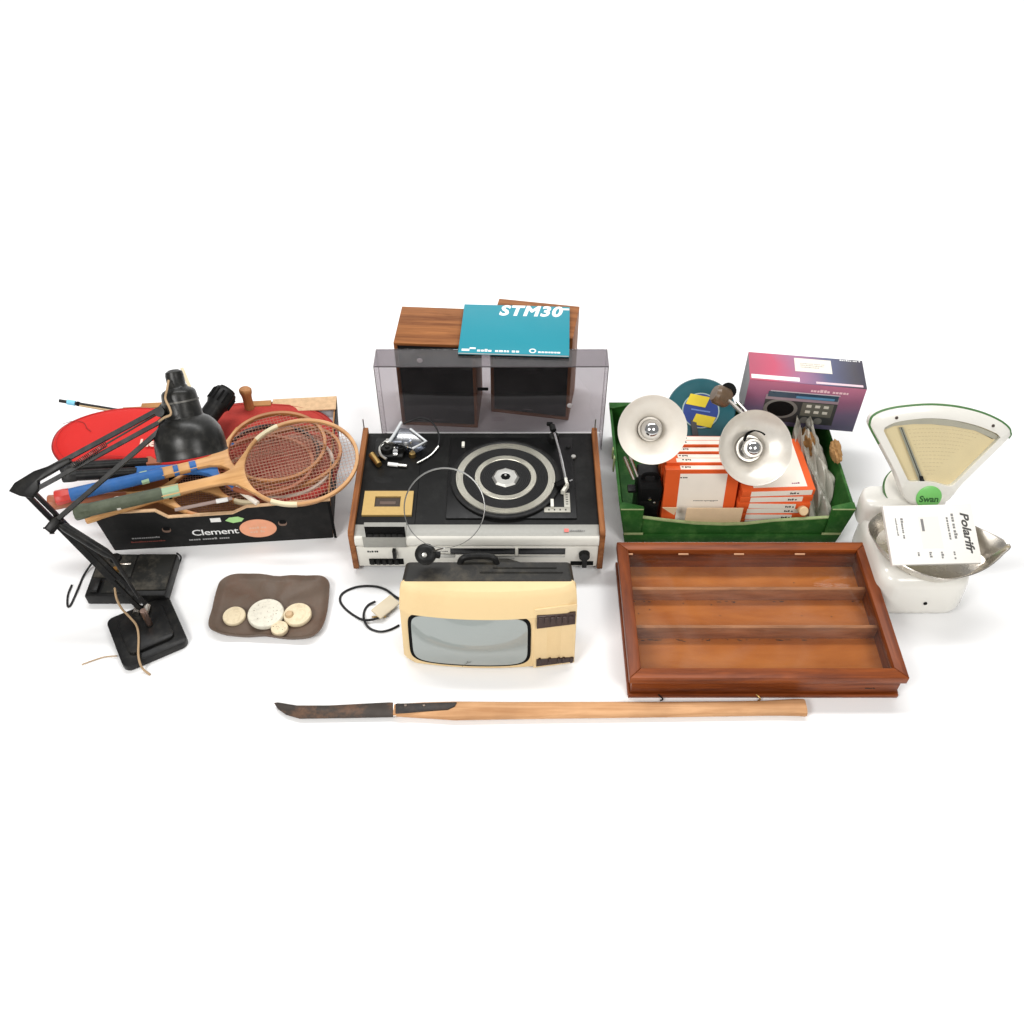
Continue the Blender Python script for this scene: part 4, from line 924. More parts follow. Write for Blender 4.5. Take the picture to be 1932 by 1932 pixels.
def ringpx(o_, i_, off, th_):      # plate with an opening: resample both outlines by angle
    cx_, cy_ = 900, 640
    def ang(pts):
        out = []
        for k in range(96):
            a = 2 * math.pi * k / 96; dx, dy = math.cos(a), math.sin(a); best = None
            for i in range(len(pts)):
                x0, y0 = pts[i]; x1, y1 = pts[(i + 1) % len(pts)]
                ex, ey = x1 - x0, y1 - y0; den = dx * ey - dy * ex
                if abs(den) < 1e-9: continue
                t_ = ((x0 - cx_) * ey - (y0 - cy_) * ex) / den; s_ = ((x0 - cx_) * dy - (y0 - cy_) * dx) / den
                if t_ > 0 and -1e-6 <= s_ <= 1 + 1e-6 and (best is None or t_ > best): best = t_
            out.append((cx_ + dx * best, cy_ + dy * best))
        return out
    O, I = ang(o_), ang(i_)
    mid_ = [((a[0] * .86 + b_[0] * .14), (a[1] * .86 + b_[1] * .14)) for a, b_ in zip(O, I)]
    b = MB()
    b.rings([[H6(*p_) + pn * (off - th_) for p_ in I], [H6(*p_) + pn * (off - th_) for p_ in O], [H6(*p_) + pn * (off - .004) for p_ in O], [H6(*p_) + pn * off for p_ in mid_], [H6(*p_) + pn * (off - .0005) for p_ in I]], loop=True)
    return b
so = smoothpoly(outer); si = smoothpoly(win)
dial = ringpx(so, si, .0, .030).build('dial_frame', M_enam, ws, 50)
slabpx(si, -.014, .004).build('chart_plate', mat('yellowed_chart', (.90, .72, .45), .6, spec=.1, var=.08, vscale=14), dial)
b = MB()
for r_, c_ in enumerate(range(18)):
    pass
# chart print: fine arcs of figures
b = MB(); rn = random.Random(2)
for k in range(13):
    yv = 400 + k * 43
    x0_ = 640 + k * 18; x1_ = 1430 - k * 42 + max(0, (6 - k)) * 6
    x = x0_
    while x < x1_:
        wl = rn.uniform(14, 34); f_ = lambda xx: yv + ((xx - 900) / 520.) ** 2 * 60
        a = H6(x, f_(x)) ; c = H6(min(x + wl, x1_), f_(x + wl)); u_ = (H6(x, f_(x) + 7) - a)
        b.quad([a - pn * .0138, c - pn * .0138, c + u_ - pn * .0138, a + u_ - pn * .0138]); x += wl + rn.uniform(8, 20)
b.build('chart_print', mat('faded_chart_print', (.74, .56, .33), .7), dial, 0)
slabpx([(528, 380), (572, 377), (812, 990), (758, 995)], -.006, .002).build('pointer', mat('pointer_grey', (.42, .40, .33), .4, .4), dial)
slabpx([(548, 380), (556, 380), (792, 985), (780, 985)], -.0056, .0006).build('pointer_line', M_ink, dial)
slabpx([(755, 930), (795, 930), (815, 985), (765, 990)], -.004, .003).build('pointer_foot', M_matt, dial)
slabpx([(1505, 470), (1560, 500), (1600, 520), (1650, 480), (1600, 440)], -.012, .002).build('stop_block', mat('aged_brass', (.20, .15, .07), .4, .6), dial)
slabpx([(345, 388), (480, 325), (700, 288), (900, 278), (1150, 302), (1400, 362), (1600, 442), (1660, 485), (1620, 520), (1400, 420), (1150, 372), (900, 345), (700, 345), (480, 365), (360, 410)], -.009, .003).build('scale_arc', mat('pale_arc', (.55, .50, .42), .45, .2), dial)
mgl = slabpx(si, -.003, .0015).build('dial_glass', mg, dial)
tr = [H6(*p_) + pn * -.006 for p_ in smoothpoly(outer, 4)]
i0 = min(range(len(so)), key=lambda i: (so[i][0] - 300) ** 2 + (so[i][1] - 560) ** 2)
i1 = min(range(len(so)), key=lambda i: (so[i][0] - 1770) ** 2 + (so[i][1] - 505) ** 2)
seg_ = tr[min(i0, i1):max(i0, i1) + 1]
MB().tube(seg_, .0033, 8).build('green_trim', M_grn, dial)
for p_ in ((490, 262), (1583, 352)): MB().lathe([(0, .002), (.0035, .0015), (.004, 0)], frame(H6(*p_), (1, 0, 0), pn), 12).build('dial_screw', mat('dark_screw', (.10, .08, .07), .4, .8), dial)
bd = at_plane(1752, 938, pp, pn); Mbd = frame(bd + pn * .0005, (1, 0, -.0), pn)
bg = MB().lathe([(0, .003), (.028, .003), (.031, .0015), (.031, 0)], Mbd @ Matrix.Diagonal((1, .95, 1, 1)), 40).build('badge', mat('badge_green', (.17, .52, .13), .35, var=.06), dial)
MB().text('Swan', .022, Mbd @ Matrix.Translation((-.0235, -.011, .003)), .0003, 0, .0008, 1, .047).build('badge_lettering', mat('badge_dark_green', (.02, .10, .02), .5), bg)
# neck down to the base
MB().rings([[(1.03 + p_[0], 1.690 + p_[1], .12) for p_ in rrect(.11, .04, .018)], [(1.045 + p_[0], 1.692 + p_[1], .20) for p_ in rrect(.07, .025, .012)]]).build('neck', M_enam, ws, 60)

# ---- pan
pan = [(1.168, 1.517), (1.145, 1.488), (1.10, 1.455), (1.05, 1.437), (.995, 1.428), (.935, 1.452), (.888, 1.498), (.862, 1.555), (.866, 1.60), (.91, 1.64), (.99, 1.655), (1.06, 1.635), (1.12, 1.575)]
pc = Vector((.99, 1.54))
ps = [Vector(v) for v in spline([(x, y, 0) for x, y in pan], 4, True)]
def pring(k, z, lift=0.): return [(pc.x + (v.x - pc.x) * k, pc.y + (v.y - pc.y) * k, z + lift * max(0, (v.x - 1.06)) * 2.) for v in ps]
b = MB(); b.rings([pring(.50, .1345), pring(.80, .1365), pring(.97, .170, .1), pring(1.0, .1735, .1), pring(1.012, .172, .1), pring(.985, .167, .1), pring(.81, .1335), pring(.50, .1320)], cap=True)
single(b, 'scale_pan', M_steel, 'stainless scoop pan with a pointed spout resting on the white scale', 'scale pan', (.99, 1.54, .132), smooth=50)
# ---- leaflet on the pan
la, lb, lc_, ld_ = at_z(1656, 954, .236), at_z(1825, 951, .236), at_z(1851, 1061, .178), at_z(1684, 1066, .178)
xw = ((lb - la) + (lc_ - ld_)) / 2; yw = ((la - ld_) + (lb - lc_)) / 2
ln_ = xw.cross(yw).normalized(); Ml = frame(ld_ , xw, ln_); lw, lh = xw.length, yw.length
lf = thing('printed_carton', 'flat white printed box leaning in the scale pan', 'box', ld_, Ml.to_euler())
M_leaf = mat('white_leaflet', (.84, .82, .77), .5, spec=.3, var=.02)
MB().span((0, 0, -.012), (lw, lh, 0), Ml, .001).build('box_body', M_leaf, lf)
def lt(u, v, ang=-90): return Ml @ Matrix.Translation((lw * u, lh * v, .0002)) @ Matrix.Rotation(R(ang), 4, 'Z')
MB().text('Polarifr', .027, lt(.855, .86), .0002, .25, .0009, 1., lh * .70).build('title_lettering', mat('charcoal_ink', (.06, .058, .055), .6), lf)
MB().greek(lt(.745, .84), lh * .45, .008, 3, 1, seed=61).greek(lt(.685, .78), lh * .36, .006, 3, 1, seed=62).build('side_print', M_greyink, lf)
MB().greek(lt(.17, .78), lh * .42, .006, 3, 1, seed=63).greek(lt(.11, .78), lh * .34, .004, 3, 1, seed=64).build('side_print', M_greyink, lf)
MB().span((lw * .395, lh * .55, .0), (lw * .425, lh * .76, .0005), Ml).build('dark_bar', M_greyink, lf)
MB().span((lw * .37, lh * .26, .0), (lw * .60, lh * .80, .0003), Ml).build('picture_panel', mat('pale_panel', (.80, .77, .71), .5, var=.02), lf)
for u_ in (.30, .43, .56, .70): MB().greek(lt(u_, .20), lh * .10, .006, 1, 1, seed=int(u_ * 100)).build('small_print', M_greyink, lf)

# =================================================================== LONG SLASHER
lm = thing('long_slasher', 'long wooden handled slasher with a dark hooked blade lying in front', 'slasher', (.06, 1.195, 0))
M_ash = wood('ash_handle', (.70, .40, .205), (.52, .265, .12), 0, 16, .6, 16, .2)
M_blade = mat('rusty_blade', (.045, .036, .03), .5, .35, spec=.4, var=.4, vscale=30, dirt_or_reflection=(.22, .11, .06), dirt_or_reflection_amt=.75, dscale=22)
def mz(px, py, z=.012): v = at_z(px, py, z); return (v.x, v.y)
bl = [mz(517, 1326), mz(524, 1325), mz(560, 1331), mz(620, 1331), mz(735, 1325), mz(745, 1326), mz(745, 1352), mz(640, 1354), mz(565, 1355), mz(540, 1348), mz(524, 1337)]
MB().prism(bl, .009, .0125, None, .0006).build('blade', M_blade, lm)
st_ = [mz(746, 1328, .025), mz(862, 1325, .025), mz(858, 1333, .025), mz(845, 1339, .025), mz(800, 1342, .025), mz(746, 1345, .025)]
MB().prism(st_, .0200, .0268, None, .0012).build('socket_strap', mat('strap_black', (.022, .018, .016), .5, .2, var=.4, dirt_or_reflection=(.10, .06, .04), dirt_or_reflection_amt=.5, dscale=25), lm)
MB().prism([mz(742, 1326), mz(748, 1326), mz(748, 1352), mz(742, 1352)], .0128, .0140).build('ferrule_wire', M_alu, lm)
hx = [(744, 1330, 1351), (800, 1327, 1354), (860, 1325, 1358), (960, 1326, 1356), (1100, 1326, 1354), (1250, 1326, 1352), (1380, 1325, 1350), (1440, 1324, 1349), (1470, 1322, 1349), (1505, 1320, 1350), (1512, 1320, 1351), (1516, 1321, 1350)]
rs = []
for i, (px, t0, t1) in enumerate(hx):
    a = at_z(px, t0, .012); c = at_z(px, t1, .012); hw = (a.y - c.y) / 2; cy_ = (a.y + c.y) / 2; th_ = .0085 if i == 0 else (.0115 if i < len(hx) - 1 else .0108)
    rs.append([(a.x, cy_ + hw * math.copysign(abs(math.cos(q_)) ** .6, math.cos(q_)) * .98, .0125 + th_ * math.copysign(abs(math.sin(q_)) ** .75, math.sin(q_))) for q_ in [2 * math.pi * k / 20 for k in range(20)]])
MB().rings(rs).build('handle', M_ash, lm, 60)
for px, py in ((765, 1331), (800, 1331)): 
    q = at_z(px, py, .0268); MB().lathe([(0, .002), (.003, .0015), (.004, 0)], Matrix.Translation(q), 12).build('rivet', MATS['coppery_dark'] if 'coppery_dark' in MATS else mat('coppery_dark', (.15, .12, .10), .4, .8), lm)

# =================================================================== TRAY AND DISCS
tr_c = [at_z(*p_, .008) for p_ in ((400, 1192), (396, 1175), (403, 1150), (412, 1118), (418, 1102), (432, 1091), (450, 1087), (480, 1089), (530, 1092), (570, 1092), (600, 1090), (614, 1094), (622, 1106), (622, 1124), (619, 1150), (612, 1180), (602, 1198), (585, 1207), (555, 1208), (500, 1204), (450, 1203), (420, 1201))]
ts = spline(tr_c, 4, True); tcn = sum(ts, Vector()) / len(ts)
def tring_(k, z): return [Vector((tcn.x + (v.x - tcn.x) * k, tcn.y + (v.y - tcn.y) * k, z + .003 * math.sin(7 * math.atan2(v.y - tcn.y, v.x - tcn.x)))) for v in ts]
b = MB(); b.rings([tring_(.3, .006), tring_(.85, .006), tring_(.93, .010), tring_(.985, .020), tring_(1.0, .021), tring_(1.008, .019), tring_(.97, .008), tring_(.90, .0035), tring_(.3, .0035)], cap=True)
single(b, 'shallow_tray', mat('worn_brown_tray', (.135, .098, .074), .5, spec=.3, var=.25, vscale=14, dirt_or_reflection=(.13, .065, .04), dirt_or_reflection_amt=.8, dscale=9, bump=.3, bscale=120), 'shallow dark brown rounded tray holding four cream discs', 'tray', (tcn.x, tcn.y, 0), smooth=60)
M_bone = mat('cream_bone', (.80, .68, .47), .5, spec=.35, var=.06, vscale=30, dirt_or_reflection=(.30, .22, .12), dirt_or_reflection_amt=.4, dscale=60)
M_bonew = mat('pale_bone', (.80, .76, .64), .5, spec=.35, var=.05, vscale=40, dirt_or_reflection=(.35, .33, .28), dirt_or_reflection_amt=.5, dscale=90)
discs = [('large pale cream disc in the middle of the brown tray', 501, 1156, .0440, .014, M_bonew, 1),
         ('plain cream disc at the left end of the brown tray', 441.5, 1161, .0275, .011, M_bone, 0),
         ('cream disc with a small knob at the right end of the brown tray', 561, 1158, .0340, .013, M_bone, 2),
         ('smallest speckled cream disc at the front edge of the brown tray', 527, 1184, .0205, .013, M_bone, 3)]
for (lb_, px, py, r_, h_, m_, sty) in discs:
    q = at_z(px, py, .006 + h_); q.z = .0075
    o = thing('carved_disc', lb_, 'disc', q, (0, 0, 0), 'cream discs in the tray'); Mq = Matrix.Translation(q)
    MB().lathe([(0, 0), (r_ * .93, 0), (r_, h_ * .25), (r_, h_ * .75), (r_ * .95, h_ * .95), (r_ * .86, h_), (r_ * .80, h_ * .955), (r_ * .76, h_ * .98), (0, h_ * .98)], Mq, 40).build('disc_body', m_, o, 40)
    if sty in (0, 2): MB().lathe([(r_ * .50, h_ * .975), (r_ * .53, h_ * 1.04), (r_ * .58, h_ * 1.04), (r_ * .61, h_ * .975)], Mq @ Matrix.Translation((-r_ * .0, -r_ * .02, 0)), 32).build('raised_ring', m_, o)
    if sty == 2: MB().lathe([(0, .008), (r_ * .22, .007), (r_ * .3, .003), (r_ * .3, -.001)], Mq @ Matrix.Translation((-r_ * .55, -r_ * .12, h_ * .98)), 20).build('knob', mat('tan_knob', (.60, .42, .24), .5), o)
    if sty in (1, 3):
        rn = random.Random(int(px)); b = MB()
        for k in range(16 if sty == 1 else 9):
            a = rn.uniform(0, 6.28); rr_ = r_ * .72 * math.sqrt(rn.random()); b.box((rr_ * math.cos(a), rr_ * math.sin(a), h_ * .982), (rn.uniform(.0012, .003), rn.uniform(.001, .002), .0007), Mq)
        b.build('drilled_marks', mat('dark_pits', (.30, .25, .18) if sty == 1 else (.16, .11, .06), .8), o, kind='stuff')

# =================================================================== FRUIT BOX AND RACKETS
f0 = Vector((-1.043, 1.662, 0)); f1 = Vector((-.458, 1.708, 0)); FW = (f1 - f0).length; FD, FH = .395, .140
fb = thing('fruit_box', 'black cardboard fruit box printed with white lettering, heaped with rackets', 'fruit box', f0, (0, 0, math.atan2((f1 - f0).y, (f1 - f0).x)))
X = WM[fb.name]
M_bcard = mat('black_printed_card', (.014, .014, .014), .6, spec=.12, var=.25, vscale=20, dirt_or_reflection=(.045, .042, .04), dirt_or_reflection_amt=.35, dscale=18)
Xf = X @ Mf      # (x,z) polygons extruded along local y
fpoly = [(.012, .0), (FW - .012, .0), (FW - .001, FH), (FW * .64, FH - .008), (FW * .575, FH - .028), (FW * .30, FH - .030), (FW * .255, FH - .004), (-.004, FH - .002)]
MB().prism(fpoly, .0, .004, Xf, .0006).build('front_wall', M_bcard, fb)
MB().prism([(x, z - .0004) for x, z in fpoly], .0042, .008, Xf).build('front_lining', M_card, fb)
b = MB(); b.tube([X @ Vector((x, .004, z + .001)) for x, z in fpoly[2:]], .0046, 6, ref=X.to_3x3() @ Vector((0, 1, 0)), prof=[(.95, .35), (-.95, .35), (-.95, -.35), (.95, -.35)]); b.build('front_cut_edge', M_cut, fb)
bpoly = [(.012, 0), (FW - .012, 0), (FW, FH + .006), (FW * .70, FH + .006), (FW * .66, FH - .02), (FW * .30, FH - .02), (FW * .26, FH + .004), (0, FH + .004)]
MB().prism(bpoly, FD - .008, FD - .0044, Xf).build('back_lining', M_card, fb)
MB().prism(bpoly, FD - .004, FD, Xf, .0006).build('back_wall', M_bcard, fb)
for s_, xb, xt in ((1, .012, -.002), (-1, FW - .012, FW)):
    for m_, o0, o1, nm in ((M_bcard, 0, .0036, 'side_wall'), (M_card, .0038, .0072, 'side_lining')):
        rs = []
        for yy in (.0085, FD - .0085):
            rs.append([X @ Vector(v) for v in ((xb + s_ * o0, yy, .001), (xb + s_ * o1, yy, .001), (xt + s_ * o1, yy, FH + .002), (xt + s_ * o0, yy, FH + .002))])
        MB().rings(rs).build(nm, m_, fb)
MB().span((.014, .009, .001), (FW - .014, FD - .009, .006), X).build('floor_panel', M_card, fb)
# flaps folded at the back corners
MB().span((FW * .70, FD - .055, FH + .007), (FW, FD, FH + .011), X, .0008).build('back_flap', M_cut, fb)
MB().span((FW * .0, FD - .06, FH + .005), (FW * .26, FD, FH + .009), X, .0008).build('back_flap', M_card, fb)
MB().span((FW * .60, FD - .03, FH - .02), (FW * .695, FD - .0095, FH + .016), X, .0008).build('upright_tab', M_card, fb)
MB().span((FW * .10, FD - .03, FH - .01), (FW * .22, FD - .0095, FH + .028), X, .0008).build('upright_tab', M_card, fb)
# print on the front
Xp = X @ frame((0, -.0004, 0), (1, 0, 0), (0, -1, 0))
MB().text('Clement', .030, Xp @ Matrix.Translation((FW * .375, .040, 0)), .0002, 0, .0003, .95, .118).build('box_lettering', mat('pale_print', (.85, .85, .84), .6), fb)
MB().greek(Xp @ Matrix.Translation((FW * .355, .022, 0)), .13, .007, 4, 1, seed=71).build('box_print', mat('grey_print', (.33, .33, .33), .6), fb)
MB().greek(Xp @ Matrix.Translation((FW * .115, .040, 0)), .092, .006, 2, 1, seed=72).build('box_print', MATS['grey_print'], fb)
MB().greek(Xp @ Matrix.Translation((FW * .105, .026, 0)), .108, .005, 1, 1, seed=73).build('box_print_red', mat('dull_red_print', (.22, .05, .035), .6), fb)
stk = MB().lathe([(0, .0008), (.047, .0008), (.047, 0)], Xp @ Matrix.Translation((FW * .665, .054, 0)) @ Matrix.Diagonal((1, .72, 1, 1)), 36).build('orange_fruit_print', mat('orange_fruit', (.86, .38, .22), .5, var=.18, vscale=40), fb)
MB().greek(Xp @ Matrix.Translation((FW * .665 - .022, .054, .0009)), .044, .008, 2, 2, seed=74).build('fruit_print_lettering', mat('pale_orange_print', (.80, .48, .33), .6), stk)
MB().prism([(0, 0), (.018, -.010), (.040, -.006), (.048, .004), (.034, .012), (.012, .010)], 0, .0009, Xp @ Matrix.Translation((FW * .535, .090, 0))).build('leaf_print', mat('leaf_green', (.40, .70, .27), .5), fb)
MB().box((FW * .495, .094, .0004), (.026, .014, .0008), Xp).build('white_tag_print', M_white, fb)
for u_ in (.275, .775):
    MB().prism(rrect(.022, .020, .009), -.0002, .0006, Xp @ Matrix.Translation((FW * u_, .068, 0))).build('vent_hole_edge', mat('dim_card_edge', (.20, .125, .09), .8), fb)
    MB().prism(rrect(.018, .013, .006), .0006, .001, Xp @ Matrix.Translation((FW * u_ + .001, .0725, 0))).build('vent_hole', M_matt, fb)
# corner strip of black tape lines at the right end
MB().span((FW * .985, -.001, .0), (FW * .997, -.0004, FH - .004), X).build('corner_fold', M_matt, fb)

def racket(label, butt, tip, nrm, hl, hw, grip_len, mats, gr=.0165, band=None, whip=True, strings=True, cap=True, fr_t=.0072, sp=.0085, thr=.085):
    butt = Vector(butt); tip = Vector(tip); Lg = (tip - butt).length
    M = frame(butt, tip - butt, nrm)
    o = thing('racket', label, 'racket', butt, M.to_euler(), 'old rackets heaped in the fruit box')
    a_, b_ = hl / 2, hw / 2; cx_ = Lg - a_
    prof = [(1.1, .0), (1.0, .5), (.75, .62), (-.75, .62), (-1.0, .5), (-1.1, 0), (-1.0, -.5), (-.75, -.62), (.75, -.62), (1.0, -.5)]
    zc = M.to_3x3() @ Vector((0, 0, 1))
    el = [M @ Vector((cx_ + a_ * math.cos(t_), b_ * math.sin(t_), 0)) for t_ in [2 * math.pi * k / 72 for k in range(72)]]
    hd_ = MB().tube(el, fr_t, closed=True, ref=zc, prof=prof).build('head_frame', mats['frame'], o, 50)
    if strings:
        b = MB(); n = int(2 * b_ / sp); tri = [(.9, 0), (-.5, .8), (-.5, -.8)]
        for k in range(1, n):
            y = -b_ + 2 * b_ * k / n; xx = a_ * math.sqrt(max(0, 1 - (y / b_) ** 2)); b.tube([M @ Vector((cx_ - xx, y, .0006)), M @ Vector((cx_ + xx, y, .0006))], .00062, prof=tri, cap=False)
        n = int(2 * a_ / sp)
        for k in range(1, n):
            x = -a_ + 2 * a_ * k / n; yy = b_ * math.sqrt(max(0, 1 - (x / a_) ** 2)); b.tube([M @ Vector((cx_ + x, -yy, -.0006)), M @ Vector((cx_ + x, yy, -.0006))], .00062, prof=tri, cap=False)
        b.build('strings', mats.get('string', MATS.get('gut_string')), hd_, 0, 'stuff')
    th0 = R(180 - 50); pts = []; k0 = cx_ - a_ - thr
    top = [(grip_len - .004, .0125), (k0, .0115), (k0 + thr * .45, .014), (k0 + thr * .75, .022), (cx_ + a_ * math.cos(th0) - .004, b_ * math.sin(th0) + .003)]
    arc = [(cx_ + a_ * math.cos(t_) , b_ * math.sin(t_)) for t_ in [th0 + (2 * math.pi - 2 * th0) * k / 8 for k in range(9)]]
    poly = top + [(x + .002, y * .99) for x, y in arc] + [(x, -y) for x, y in top[::-1]]
    MB().prism([Vector((x, y)) for x, y in poly], -.0085, .0085, M, .0015).build('throat', mats['shaft'], o)
    oct_ = [(math.cos(R(22.5 + 45 * k)), math.sin(R(22.5 + 45 * k)) * .88) for k in range(8)]
    rs = [[M @ Vector((x, y * r_, z * r_)) for y, z in oct_] for x, r_ in ((.004, gr * 1.02), (.012, gr * 1.02), (grip_len * .5, gr), (grip_len, gr * .95))]
    MB().rings(rs).build('grip', mats['grip'], o, 60)
    if cap:
        rs = [[M @ Vector((x, y * r_, z * r_)) for y, z in oct_] for x, r_ in ((-.012, gr * 1.05), (-.009, gr * 1.18), (.010, gr * 1.16), (.022, gr * 1.05))]
        MB().rings(rs).build('butt_cap', mats.get('cap', mats['grip']), o, 40)
    if whip:
        for sg in (1, -1):
            ar = [M @ Vector((cx_ + a_ * math.cos(t_), sg * b_ * math.sin(t_), 0)) for t_ in [R(104 + 3.4 * k) for k in range(9)]]
            MB().tube(ar, fr_t * 1.13, ref=zc, prof=prof).build('shoulder_binding', mats.get('whip', mat('cream_binding', (.74, .64, .42), .5, var=.12)), hd_, 50)
    for (x0, x1, m_) in (band or []):
        r_ = .0155 if x0 > grip_len - .02 else gr * 1.06
        rs = [[M @ Vector((x, y * r_, z * min(r_, .0145))) for y, z in oct_] for x in (x0, x1)]
        MB().rings(rs).build('tape_band', m_, o)
    return o
mat('gut_string', (.58, .31, .22), .5, var=.2)
M_redst = mat('red_string', (.60, .17, .12), .5)
M_fr1 = wood('pale_ash_frame', (.66, .38, .175), (.50, .25, .10), 0, 14, .4, 6, .4)
M_fr2 = wood('tan_frame', (.50, .22, .075), (.36, .14, .045), 0, 14, .4, 6, .4)
M_shaft = wood('honey_shaft', (.68, .38, .155), (.46, .215, .07), 0, 16, .42, 10, .3)
M_blue = mat('blue_grip', (.030, .13, .37), .5, spec=.25, var=.3, vscale=26, dirt_or_reflection=(.10, .16, .28), dirt_or_reflection_amt=.4, dscale=30, bump=.5, bscale=90)
M_gg = mat('green_leather_grip', (.07, .085, .05), .55, var=.35, vscale=50, dirt_or_reflection=(.16, .18, .12), dirt_or_reflection_amt=.4, dscale=30)
M_red = mat('red_vinyl', (.62, .024, .02), .5, spec=.22, var=.12, vscale=9, bump=.25, bscale=420)
M_mint = mat('mint_tape', (.32, .46, .29), .55, var=.15)
M_cap = mat('red_cap', (.52, .035, .025), .45)
M_tan = mat('tan_leather', (.34, .105, .045), .5, var=.2)
UP = Vector((0, -.26, .97))
# red covers at the bottom of the heap
def cover(label, pts, z, th_, nrm, trim=True, m_=None):
    W = [at_z(*p_, z) for p_ in pts]; c = sum(W, Vector()) / len(W); nrm = Vector(nrm).normalized()
    W = [v - Vector((0, 0, 1)) * ((v - c).dot(nrm) / nrm.z) for v in W]
    sp_ = spline(W, 4, True)
    o = thing('racket_cover', label, 'racket cover', c - nrm * th_, (0, 0, 0), 'red racket covers in the fruit box')
    b = MB(); c2 = c
    def rg(k, h): return [c2 + (v - c2) * k + nrm * h for v in sp_]
    b.rings([rg(.5, -th_ * .5), rg(.97, -th_ * .5), rg(1., -th_ * .3), rg(1., .0), rg(.96, th_ * .35), rg(.8, th_ * .6), rg(.45, th_ * .72)]); b.build('padded_cover', m_ or M_red, o, 60)
    MB().tube([v - nrm * .0004 for v in rg(.935, th_ * .44)], .0006, 5, closed=True).build('stitched_seam', mat('red_thread', (.40, .016, .014), .7), o)
    if trim: MB().tube([v - nrm * th_ * .12 for v in rg(1.0, 0)], .0032, 6, closed=True).build('piping', mat('maroon_piping', (.26, .014, .014), .5), o)
    return o, c, nrm, th_
cv1, c1, n1_, t1_ = cover('red padded racket cover with white letters under the desk lamp arm', [(97, 838), (108, 815), (135, 798), (175, 785), (225, 777), (275, 776), (330, 782), (385, 800), (425, 830), (420, 850), (392, 862), (350, 871), (310, 874), (255, 866), (190, 862), (130, 872), (105, 858)], .185, .018, (-.02, -.10, 1))
q = at_z(257, 843, .2); q.z = c1.z - ((q - c1).x * n1_.x + (q - c1).y * n1_.y) / n1_.z + t1_ * .62
MB().text('He', .036, frame(q + Vector((.006, .0, .009)), (1, .03, 0), n1_), .0008, 0, .0012, .95).build('cover_lettering', mat('pale_pink_lettering', (.80, .58, .48), .6), cv1)
b = MB(); b.tube(spline([at_z(*p_, .199) for p_ in ((118, 800), (140, 794), (158, 798), (164, 808), (172, 814))], 4), .0007, 5); b.build('scuff_line', mat('maroon_scuff', (.18, .012, .012), .6), cv1)
cv2, *_ = cover('deeper red racket cover lying under the strung racket heads', [(372, 870), (385, 820), (410, 785), (450, 772), (520, 772), (580, 778), (625, 800), (640, 840), (636, 880), (615, 915), (570, 935), (520, 938), (470, 925), (430, 905), (395, 900)], .125, .018, (0, -.12, 1), True, mat('brick_red_cloth', (.42, .045, .035), .7, spec=.15, var=.25, vscale=30, bump=.5, bscale=350))
# rackets, lowest first
racket('racket with brown strings and a red leather grip lowest at the front of the box', at_z(100, 948, .180), at_z(486, 922, .098), (0, -.30, .95), .215, .145, .17, dict(frame=M_fr2, shaft=M_shaft, grip=M_tan, cap=M_tan, string=mat('brown_string', (.16, .07, .05), .55)), whip=False, sp=.0062)
racket('pale wooden racket whose bare handle lies on the front rim of the fruit box', at_z(170, 975, .150), at_z(640, 838, .150), (0, -.22, .97), .255, .185, .17, dict(frame=M_fr2, shaft=M_shaft, grip=M_shaft, string=MATS['gut_string']), gr=.014, band=[(.19, .198, M_matt)], whip=False)
racket('wooden racket with an upper black grip sticking out on the left', at_z(124, 882, .195), at_z(600, 850, .150), (0, -.18, .97), .24, .18, .20, dict(frame=mat('black_frame', (.02, .018, .016), .4), shaft=M_tan, grip=M_black, string=M_redst), gr=.0135, whip=False)
racket('wooden racket with a lower black grip just above the blue grip', at_z(128, 898, .205), at_z(590, 872, .158), (0, -.18, .97), .24, .18, .165, dict(frame=M_tan, shaft=M_blue, grip=M_black, string=M_redst), gr=.0145, whip=False)
racket('wooden racket with a blue grip, red butt and blue bands', at_z(114, 938, .205), at_z(611, 822, .180), (0.05, -.27, .96), .250, .205, .245, dict(frame=M_fr2, shaft=M_shaft, grip=M_blue, cap=M_cap, string=MATS['gut_string']), band=[(.190, .208, M_mint), (.270, .282, M_blue), (.310, .326, M_blue)], whip=False)
racket('front pale wooden racket with a dark green grip and cream bindings', at_z(150, 966, .205), at_z(672, 848, .205), (.02, -.42, .9), .285, .225, .195, dict(frame=M_fr1, shaft=M_shaft, grip=M_gg, string=mat('pale_gut', (.50, .30, .22), .5)), band=[(.085, .094, M_offw), (.19, .235, M_mint), (.178, .186, M_matt)])
racket('racket with a thin pale frame half buried under the other heads', at_z(330, 905, .110), at_z(628, 872, .135), (0, -.2, .97), .25, .19, .10, dict(frame=mat('pale_grey_frame', (.50, .42, .36), .4), shaft=M_shaft, grip=M_matt, string=M_redst), gr=.013, whip=False)
racket('racket with a dark brown frame tucked along the front of the heap', at_z(215, 948, .120), at_z(572, 888, .118), (0, -.25, .97), .22, .150, .14, dict(frame=M_tan, shaft=M_shaft, grip=M_tan, string=MATS['gut_string']), gr=.013, whip=True)
b = MB(); b.tube([at_z(330, 962, .142), at_z(438, 940, .142)], .0045, 8)
single(b, 'split_cane', mat('grey_cane', (.36, .27, .24), .6), 'thin greyish cane lying across the brown strung racket at the front', 'cane', at_z(384, 951, .138))
b = MB(); b.tube([at_z(408, 946, .142), at_z(430, 942, .142)], .0058, 10)
single(b, 'tape_sleeve', M_white, 'short white sleeve on the thin cane at the front of the fruit box', 'sleeve', at_z(419, 944, .137))
# white taped strip by the front rim
b = MB(); b.tube([at_z(445, 920, .150), at_z(486, 950, .140)], .007, 8)
single(b, 'taped_stick', M_offw, 'short white taped stick below the throat of the front racket', 'stick', at_z(465, 935, .135))
